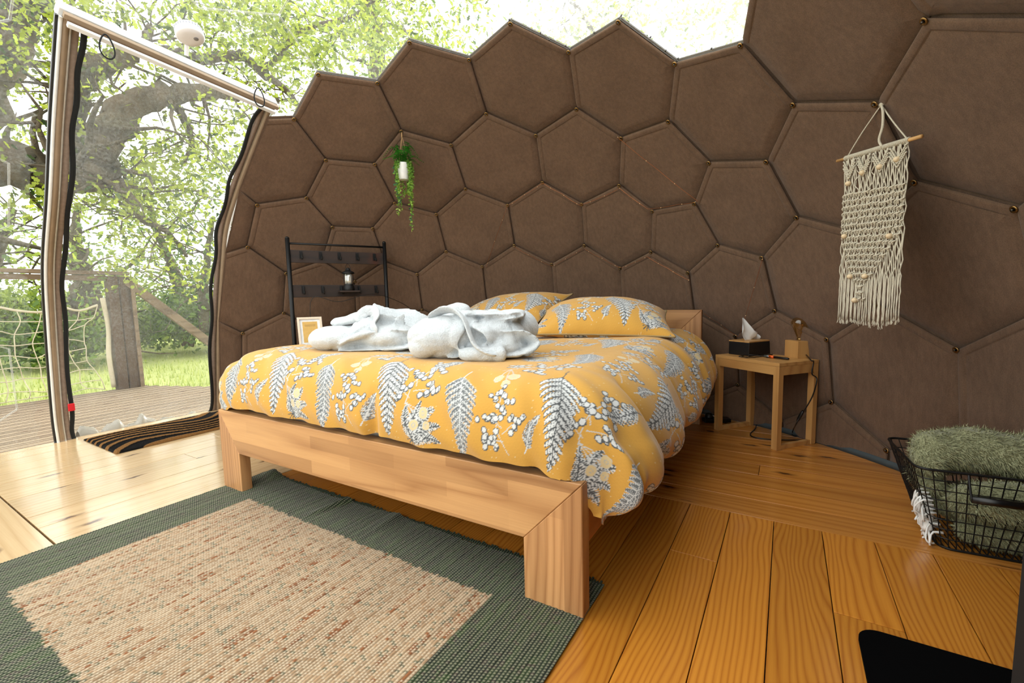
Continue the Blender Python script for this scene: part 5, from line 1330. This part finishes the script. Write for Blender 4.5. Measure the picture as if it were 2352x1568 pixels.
for i in range(NY): MB().tube(spline(NP[i], 26), .004, 5).build('net_cord', NETM, net, smooth=True)
for j in range(NZ): MB().tube(spline(NP[:, j], 80), .0045 if j < NZ - 1 else .012, 5).build('net_cord', NETM, net, smooth=True)
MB().tube(spline([(0, 1.49, -.42), (.02, 1.47, -.1), (-.01, 1.50, .2), (.02, 1.47, .5)], 20), .022, 7).build('gathered_edge', NETM, net, smooth=True)

# ------------------------------------------------------------------ ground, grass, hedge, trees
def lawn():
    n, m = 130, 150
    X = -3.9 - 60 * np.linspace(0, 1, n) ** 2.2; Y = np.linspace(-1, 1, m); Y = np.sign(Y) * np.abs(Y) ** 1.6 * 60 + 2
    XX, YY = np.meshgrid(X, Y, indexing='ij'); D = -3.9 - XX
    Z = -.42 + .004 * D + .06 * wob(XX, YY, 31, 3, .5) * np.clip(D / 4, 0, 1)
    Z = np.where(D < 2.2, -.42, Z)
    t = NT('lawn_grass'); v = t.coords(); n1 = t.noise(v, 1.1, 4, .6); n2 = t.noise(v, 38, 4, .7)
    c = t.mix(.5, t.ramp(n1, [(.3, tuple(s2l((158, 174, 88)))), (.7, tuple(s2l((200, 206, 132))))]), t.ramp(n2, [(.3, tuple(s2l((110, 132, 56)))), (.7, tuple(s2l((196, 198, 130))))]))
    t.set(Base_Color=c, Roughness=.95); t.bump(n2, .6, .05)
    gridmesh('lawn', np.stack([XX, YY, Z], -1), t.m, None, kind='structure', label='sunlit mown lawn beyond the deck')
    r = np.random.default_rng(2); V, F, T = [], [], []
    for _ in range(15000):
        d = 2.3 + 13 * r.random() ** 1.5; x = -3.9 - d; y = 1.4 + (r.random() - .4) * d * 1.6; z = -.42 + .004 * d
        a = r.uniform(0, 6.28); h = .05 + .08 * r.random(); w = .006 + .0015 * d; b = len(V)
        V += [(x - w * math.sin(a), y + w * math.cos(a), z - .03), (x + w * math.sin(a), y - w * math.cos(a), z - .03), (x + .04 * math.cos(a) * r.random(), y + .04 * math.sin(a), z + h)]; F.append((b, b + 1, b + 2)); T += [r.random()] * 3
    leafmesh('grass_blades', V, F, T, leaf_mat('grass_blade', (146, 164, 78), (206, 212, 138), .4), None, kind='stuff', label='longer blades of lawn grass beyond the deck', cat='grass')
lawn()
BARK = NT('oak_bark'); _v = BARK.coords((1, 1, 1)); _n = BARK.noise(_v, 7, 6, .8, .8); _n2 = BARK.noise(_v, 3, 3)
BARK.set(Base_Color=BARK.mix(.4, BARK.ramp(_n, [(.3, tuple(s2l((28, 24, 18)))), (.7, tuple(s2l((104, 90, 70))))]), BARK.ramp(_n2, [(.4, tuple(s2l((76, 78, 54)))), (.6, tuple(s2l((112, 100, 80))))])), Roughness=.95); BARK.bump(_n, 1.0, .05); BARK = BARK.m
def limb(pts, mat=BARK, parent=None, name='branch', n=30, seed=0, gn=.10):
    P = np.array([at(u, v, t=t) for (u, v, t, r) in pts]); R_ = [r for (_, _, _, r) in pts]
    C_ = spline(P, n); rr = np.interp(np.linspace(0, 1, n), np.linspace(0, 1, len(R_)), R_); rs = np.random.default_rng(seed)
    C_ = C_ + rs.normal(0, 1, C_.shape) * rr[:, None] * .14; rr = rr * (1 + gn * rs.normal(0, 1, n))
    mb = MB().tube(C_, rr, 12); V = np.array(mb.V); V += (rs.normal(0, 1, V.shape) * np.repeat(rr, 12)[:, None] * .05)
    o = mk(name, V - TO, mb.F, mat, parent, True); return C_, rr
def twigs(C_, rr, parent, count, L, seed, name='twigs'):
    r = np.random.default_rng(seed); mb = MB(); ends = []
    for _ in range(count):
        i = r.integers(3, len(C_)); p = C_[i]; d = r.normal(0, 1, 3); d[2] = d[2] * .6; d /= np.linalg.norm(d)
        q = [p]; dd = d.copy()
        for k in range(6): dd = dd + r.normal(0, .35, 3); dd /= np.linalg.norm(dd); q.append(q[-1] + dd * L / 6)
        mb.tube(np.array(q) - TO, np.linspace(max(.008, rr[i] * .25), .003, 7), 5); ends += q[2:]
    if count: mb.build(name, BARK, parent, smooth=True, kind='stuff')
    return ends
def foliage(name, P, size, mat, parent, seed, clump=6, spread=.10, droop=0.0):
    """sprays of lobed oak-like leaves round each point"""
    r = np.random.default_rng(seed); n = len(P) * clump
    c = np.repeat(np.array(P), clump, 0) + r.normal(0, spread, (n, 3)); d = r.normal(0, 1, (n, 3)); d[:, 2] -= droop; d /= np.linalg.norm(d, axis=1)[:, None]
    u = r.normal(0, 1, (n, 3)); s = np.cross(d, u); s /= np.linalg.norm(s, axis=1)[:, None]; nn_ = np.cross(s, d)
    L = (size * r.uniform(.6, 1.2, n))[:, None]
    prof_ = [(0, .02), (.22, .20), (.36, .12), (.55, .30), (.68, .17), (.85, .22), (1.0, .0)]
    V = []; 
    for (a, w_) in prof_: V.append(c + d * L * a + s * L * w_ + nn_ * L * .12 * (a - .5) ** 2); V.append(c + d * L * a - s * L * w_ + nn_ * L * .12 * (a - .5) ** 2)
    V = np.stack(V, 1).reshape(-1, 3) - TO; k = len(prof_); base = np.arange(n)[:, None, None] * 2 * k
    q = np.array([(2 * i, 2 * i + 1, 2 * i + 3, 2 * i + 2) for i in range(k - 1)])[None]; q = (base + q).reshape(-1, 4)
    me = bpy.data.meshes.new(name); me.vertices.add(len(V)); me.vertices.foreach_set('co', V.reshape(-1).astype(np.float32)); me.loops.add(q.size); me.loops.foreach_set('vertex_index', q.reshape(-1).astype(np.int32))
    me.polygons.add(len(q)); me.polygons.foreach_set('loop_start', (np.arange(len(q)) * 4).astype(np.int32)); me.update(calc_edges=True)
    ca = me.color_attributes.new('tint', 'FLOAT_COLOR', 'POINT'); tv = np.repeat(np.clip(r.normal(.5, .28, n), 0, 1), 2 * k); c4 = np.ones((len(tv), 4), np.float32); c4[:, :3] = tv[:, None]; ca.data.foreach_set('color', c4.reshape(-1))
    me.materials.append(mat); o = bpy.data.objects.new(name, me); COL.objects.link(o); o.parent = parent; o['kind'] = 'stuff'; return o
MAP = [  # how dense the leaves are over the clear side, 60 px cells of the photograph's frame
 "25665566677667644421234742345420",
 "24323555567777775332455322222200",
 "34154343546574366532344200000000",
 "12252432255444000000000000000000",
 "21141124443300000000000000000000",
 "32222145543000000000000000000000",
 "11236636443000000000000000000000",
 "23547765554000000000000000000000",
 "34536776655000000000000000000000",
 "53566776666000000000000000000000",
 "45577777766000000000000000000000",
 "67667788777000000000000000000000",
 "56556666655000000000000000000000"]
def scatter(rows, dist, spread, per, seed, u0=-180, u1=1800, scale=1.0, sel=None):
    r = np.random.default_rng(seed); out = []
    for j in rows:
        for i in range(-3, 32):
            dn = int(MAP[j][min(max(i, 0), 31)]) if j >= 0 else int(MAP[0][min(max(i, 0), 31)])
            if sel and not sel(i * 60 + 30, j * 60 + 30): continue
            k = r.poisson((dn / 7.0) ** 1.5 * per)
            for _ in range(k):
                if r.random() < .0: continue
                out.append(at(i * 60 + r.uniform(0, 60), j * 60 + r.uniform(0, 60), t=max(dist + r.normal(0, spread), dist * .75)))
    return out
OAKL = leaf_mat('oak_leaf', (50, 74, 26), (184, 198, 66), .55); FARL = leaf_mat('far_leaf', (74, 104, 46), (176, 194, 84), .5); HEDL = leaf_mat('hedge_leaf', (46, 76, 34), (116, 146, 60), .45)
# the big oak leaning over the door
TO = np.array(at(-60, 420, t=6.4)); oak = empty('oak_tree', tuple(TO), label='big oak whose gnarled limbs arch over the door and the clear dome', cat='tree')
tr = limb([(-420, 900, 7.6, .40), (-330, 560, 7.2, .34), (-190, 400, 6.6, .26), (0, 372, 6.1, .20), (110, 392, 5.9, .15), (190, 402, 5.6, .13), (222, 385, 5.5, .125), (238, 330, 5.5, .125), (275, 262, 5.6, .125), (335, 228, 5.8, .11), (410, 214, 6.0, .09), (490, 212, 6.2, .075), (560, 216, 6.3, .055), (640, 232, 6.5, .03)], parent=oak, name='main_limb', n=70, seed=1, gn=.06)
L2 = limb([(196, 405, 5.7, .07), (182, 330, 5.8, .075), (180, 240, 6.0, .075), (190, 180, 6.1, .095), (232, 150, 6.2, .09), (290, 130, 6.3, .07), (330, 100, 6.4, .05), (345, 60, 6.5, .03)], parent=oak, name='branch', n=40, seed=2)
L3 = limb([(262, 372, 5.5, .05), (262, 410, 5.5, .055), (285, 440, 5.5, .045), (302, 462, 5.6, .045), (318, 492, 5.6, .035), (350, 515, 5.7, .03), (392, 540, 5.9, .02), (430, 590, 6, .012)], parent=oak, name='branch', n=34, seed=3, gn=.16)
L4 = limb([(380, 228, 6.0, .05), (410, 250, 6.0, .045), (428, 285, 6.0, .035), (440, 330, 6.1, .03), (420, 378, 6.1, .015)], parent=oak, name='branch', n=24, seed=4)
L5 = limb([(345, 118, 6.6, .03), (400, 118, 6.7, .055), (455, 136, 6.7, .06), (520, 128, 6.8, .055), (560, 132, 6.9, .05), (598, 165, 7.0, .05), (650, 200, 7.0, .04), (700, 260, 7, .025)], parent=oak, name='branch', n=34, seed=5)
L6 = limb([(598, 165, 7.0, .045), (640, 130, 7.0, .04), (665, 95, 7.0, .04), (715, 62, 7.0, .03), (790, 45, 7, .025), (850, 10, 7, .02), (900, -60, 7, .02)], parent=oak, name='branch', n=34, seed=6)
L7 = limb([(1230, -120, 6, .06), (1300, -20, 6.2, .04), (1345, 45, 6.3, .025), (1372, 90, 6.4, .02)], parent=oak, name='branch', n=20, seed=7)
ends = []
for k, (c_, r__) in enumerate((tr, L2, L3, L4, L5, L6, L7)): ends += twigs(c_, r__, oak, (34, 20, 18, 10, 16, 22, 8)[k], .85, 40 + k)
P = scatter(range(0, 8), 6.2, .55, 11.0, 1); foliage('oak_foliage', P, .062, OAKL, oak, 1, 11, .085)
foliage('oak_foliage', [e for i, e in enumerate(ends) if i % 3 == 0], .06, OAKL, oak, 2, 6, .07)
P = scatter(range(5, 11), 5.6, .3, 5.0, 9, sel=lambda u, v: 230 < u < 560); foliage('oak_foliage', P, .062, OAKL, oak, 3, 9, .08)
# second oak trunk, top left corner
TO = np.array(at(20, 60, t=8)); oak2 = empty('oak_tree', tuple(TO), label='grey trunk rising through the top left corner, behind the big oak', cat='tree')
c_, r__ = limb([(-120, 700, 9, .3), (-110, 420, 8.6, .28), (-60, 210, 8.3, .26), (0, 110, 8, .24), (30, 30, 8, .22), (45, -60, 8, .2), (60, -200, 8, .18)], parent=oak2, name='trunk', n=40, seed=11)
e_ = twigs(c_, r__, oak2, 26, 1.2, 51); limb([(10, 90, 8, .03), (60, 45, 7.9, .025), (95, 30, 7.9, .015)], parent=oak2, n=12, seed=12)
foliage('oak_foliage', e_[::2], .085, OAKL, oak2, 5, 5, .12)
# trees standing on the lawn further off
def far_tree(label, trunk, rows, dist, per, seed, sel, size, mat, clump=7, spr=.22):
    global TO
    TO = np.array(at(trunk[0][0], trunk[0][1], t=trunk[0][2])); t = empty('lawn_tree', tuple(TO), label=label, cat='tree', group='trees beyond the lawn')
    c_, r__ = limb(trunk, parent=t, name='trunk', n=26, seed=seed); e_ = twigs(c_, r__, t, 22, 2.2, seed + 60)
    foliage('crown_leaves', scatter(rows, dist, .9, per, seed, sel=sel) + e_[::3], size, mat, t, seed, clump, spr)
far_tree('dark-stemmed tree seen left of the deck post', [(205, 790, 13, .30), (200, 720, 13, .26), (196, 660, 13, .22), (184, 600, 13, .14), (172, 540, 13, .10), (180, 470, 13, .05)], range(6, 12), 13, 9, 21, lambda u, v: 90 < u < 300, .13, FARL)
far_tree('pale tree left of the clear door film, over the handrail', [(-40, 760, 15, .2), (-30, 650, 15, .16), (0, 560, 15, .1), (30, 480, 15, .06)], range(5, 12), 15, 8, 22, lambda u, v: u < 110, .14, FARL)
far_tree('airy tree with leaning stems in the middle of the door opening', [(420, 740, 15, .16), (412, 660, 15, .14), (380, 580, 15, .10), (350, 500, 15, .07), (330, 420, 15, .04)], range(5, 12), 15, 8, 23, lambda u, v: 280 < u < 430, .14, FARL)
far_tree('dense tree against the right side of the door opening', [(470, 760, 12, .12), (468, 680, 12, .10), (475, 600, 12, .07), (490, 500, 12, .04)], range(6, 13), 12.5, 11, 24, lambda u, v: 415 < u < 640 and v < 730, .12, HEDL)
far_tree('tall tree behind the second oak, over the top of the dome', [(900, 900, 14, .3), (880, 400, 14, .25), (860, 120, 13, .2), (840, -60, 12, .15)], range(-1, 3), 10.5, 12, 25, lambda u, v: 400 < u, .11, FARL)
# hedge bank
def bush(label, u, v, t, n, sx_, sy_, mat, seed, size=.12):
    global TO
    r = np.random.default_rng(seed); c = at(u, v, t=t); TO = c; b = empty('bush', tuple(c), label=label, cat='bush', group='bushes along the lawn')
    P = []; 
    while len(P) < n:
        q = r.normal(0, 1, 3); q /= np.linalg.norm(q); 
        P.append(c + RC[0] * q[0] * sx_ * r.uniform(.5, 1) + np.array([0, 0, abs(q[1])]) * sy_ * r.uniform(.4, 1) + np.array([RC[2][0], RC[2][1], 0]) * q[2] * sx_ * .4)
    foliage('bush_leaves', P, size, mat, b, seed, 7, .16)
    mb = MB()
    for k in range(7): mb.tube([(0.08 * (k - 3), 0, -.15), (.25 * (k - 3), .1 * (k % 2), sy_ * .7)], [.03, .01], 5)
    mb.build('stems', BARK, b)
for k, (u, v, t, n, a, b) in enumerate(((20, 770, 14, 420, 2.2, 1.0), (110, 800, 12, 300, 1.1, .5), (250, 765, 17, 420, 2.4, 1.4), (350, 765, 17, 420, 2.2, 1.2), (430, 780, 13, 420, 1.8, 1.1), (500, 770, 14, 420, 2.2, 1.8), (-120, 770, 15, 300, 2.4, 1.6), (600, 765, 15, 300, 2.4, 2.0))):
    bush(['rounded bush at the far left of the lawn', 'low dark clump just left of the door frame', 'pale bank of bushes behind the deck post', 'bank of bushes just right of the deck post', 'dark bush below the sloping rail', 'dark bush at the right of the door opening', 'bush beyond the left edge of the picture', 'bush hidden behind the felt wall'][k], u, v, t, n, a, b, HEDL if k in (1, 4, 5) else FARL, 80 + k)
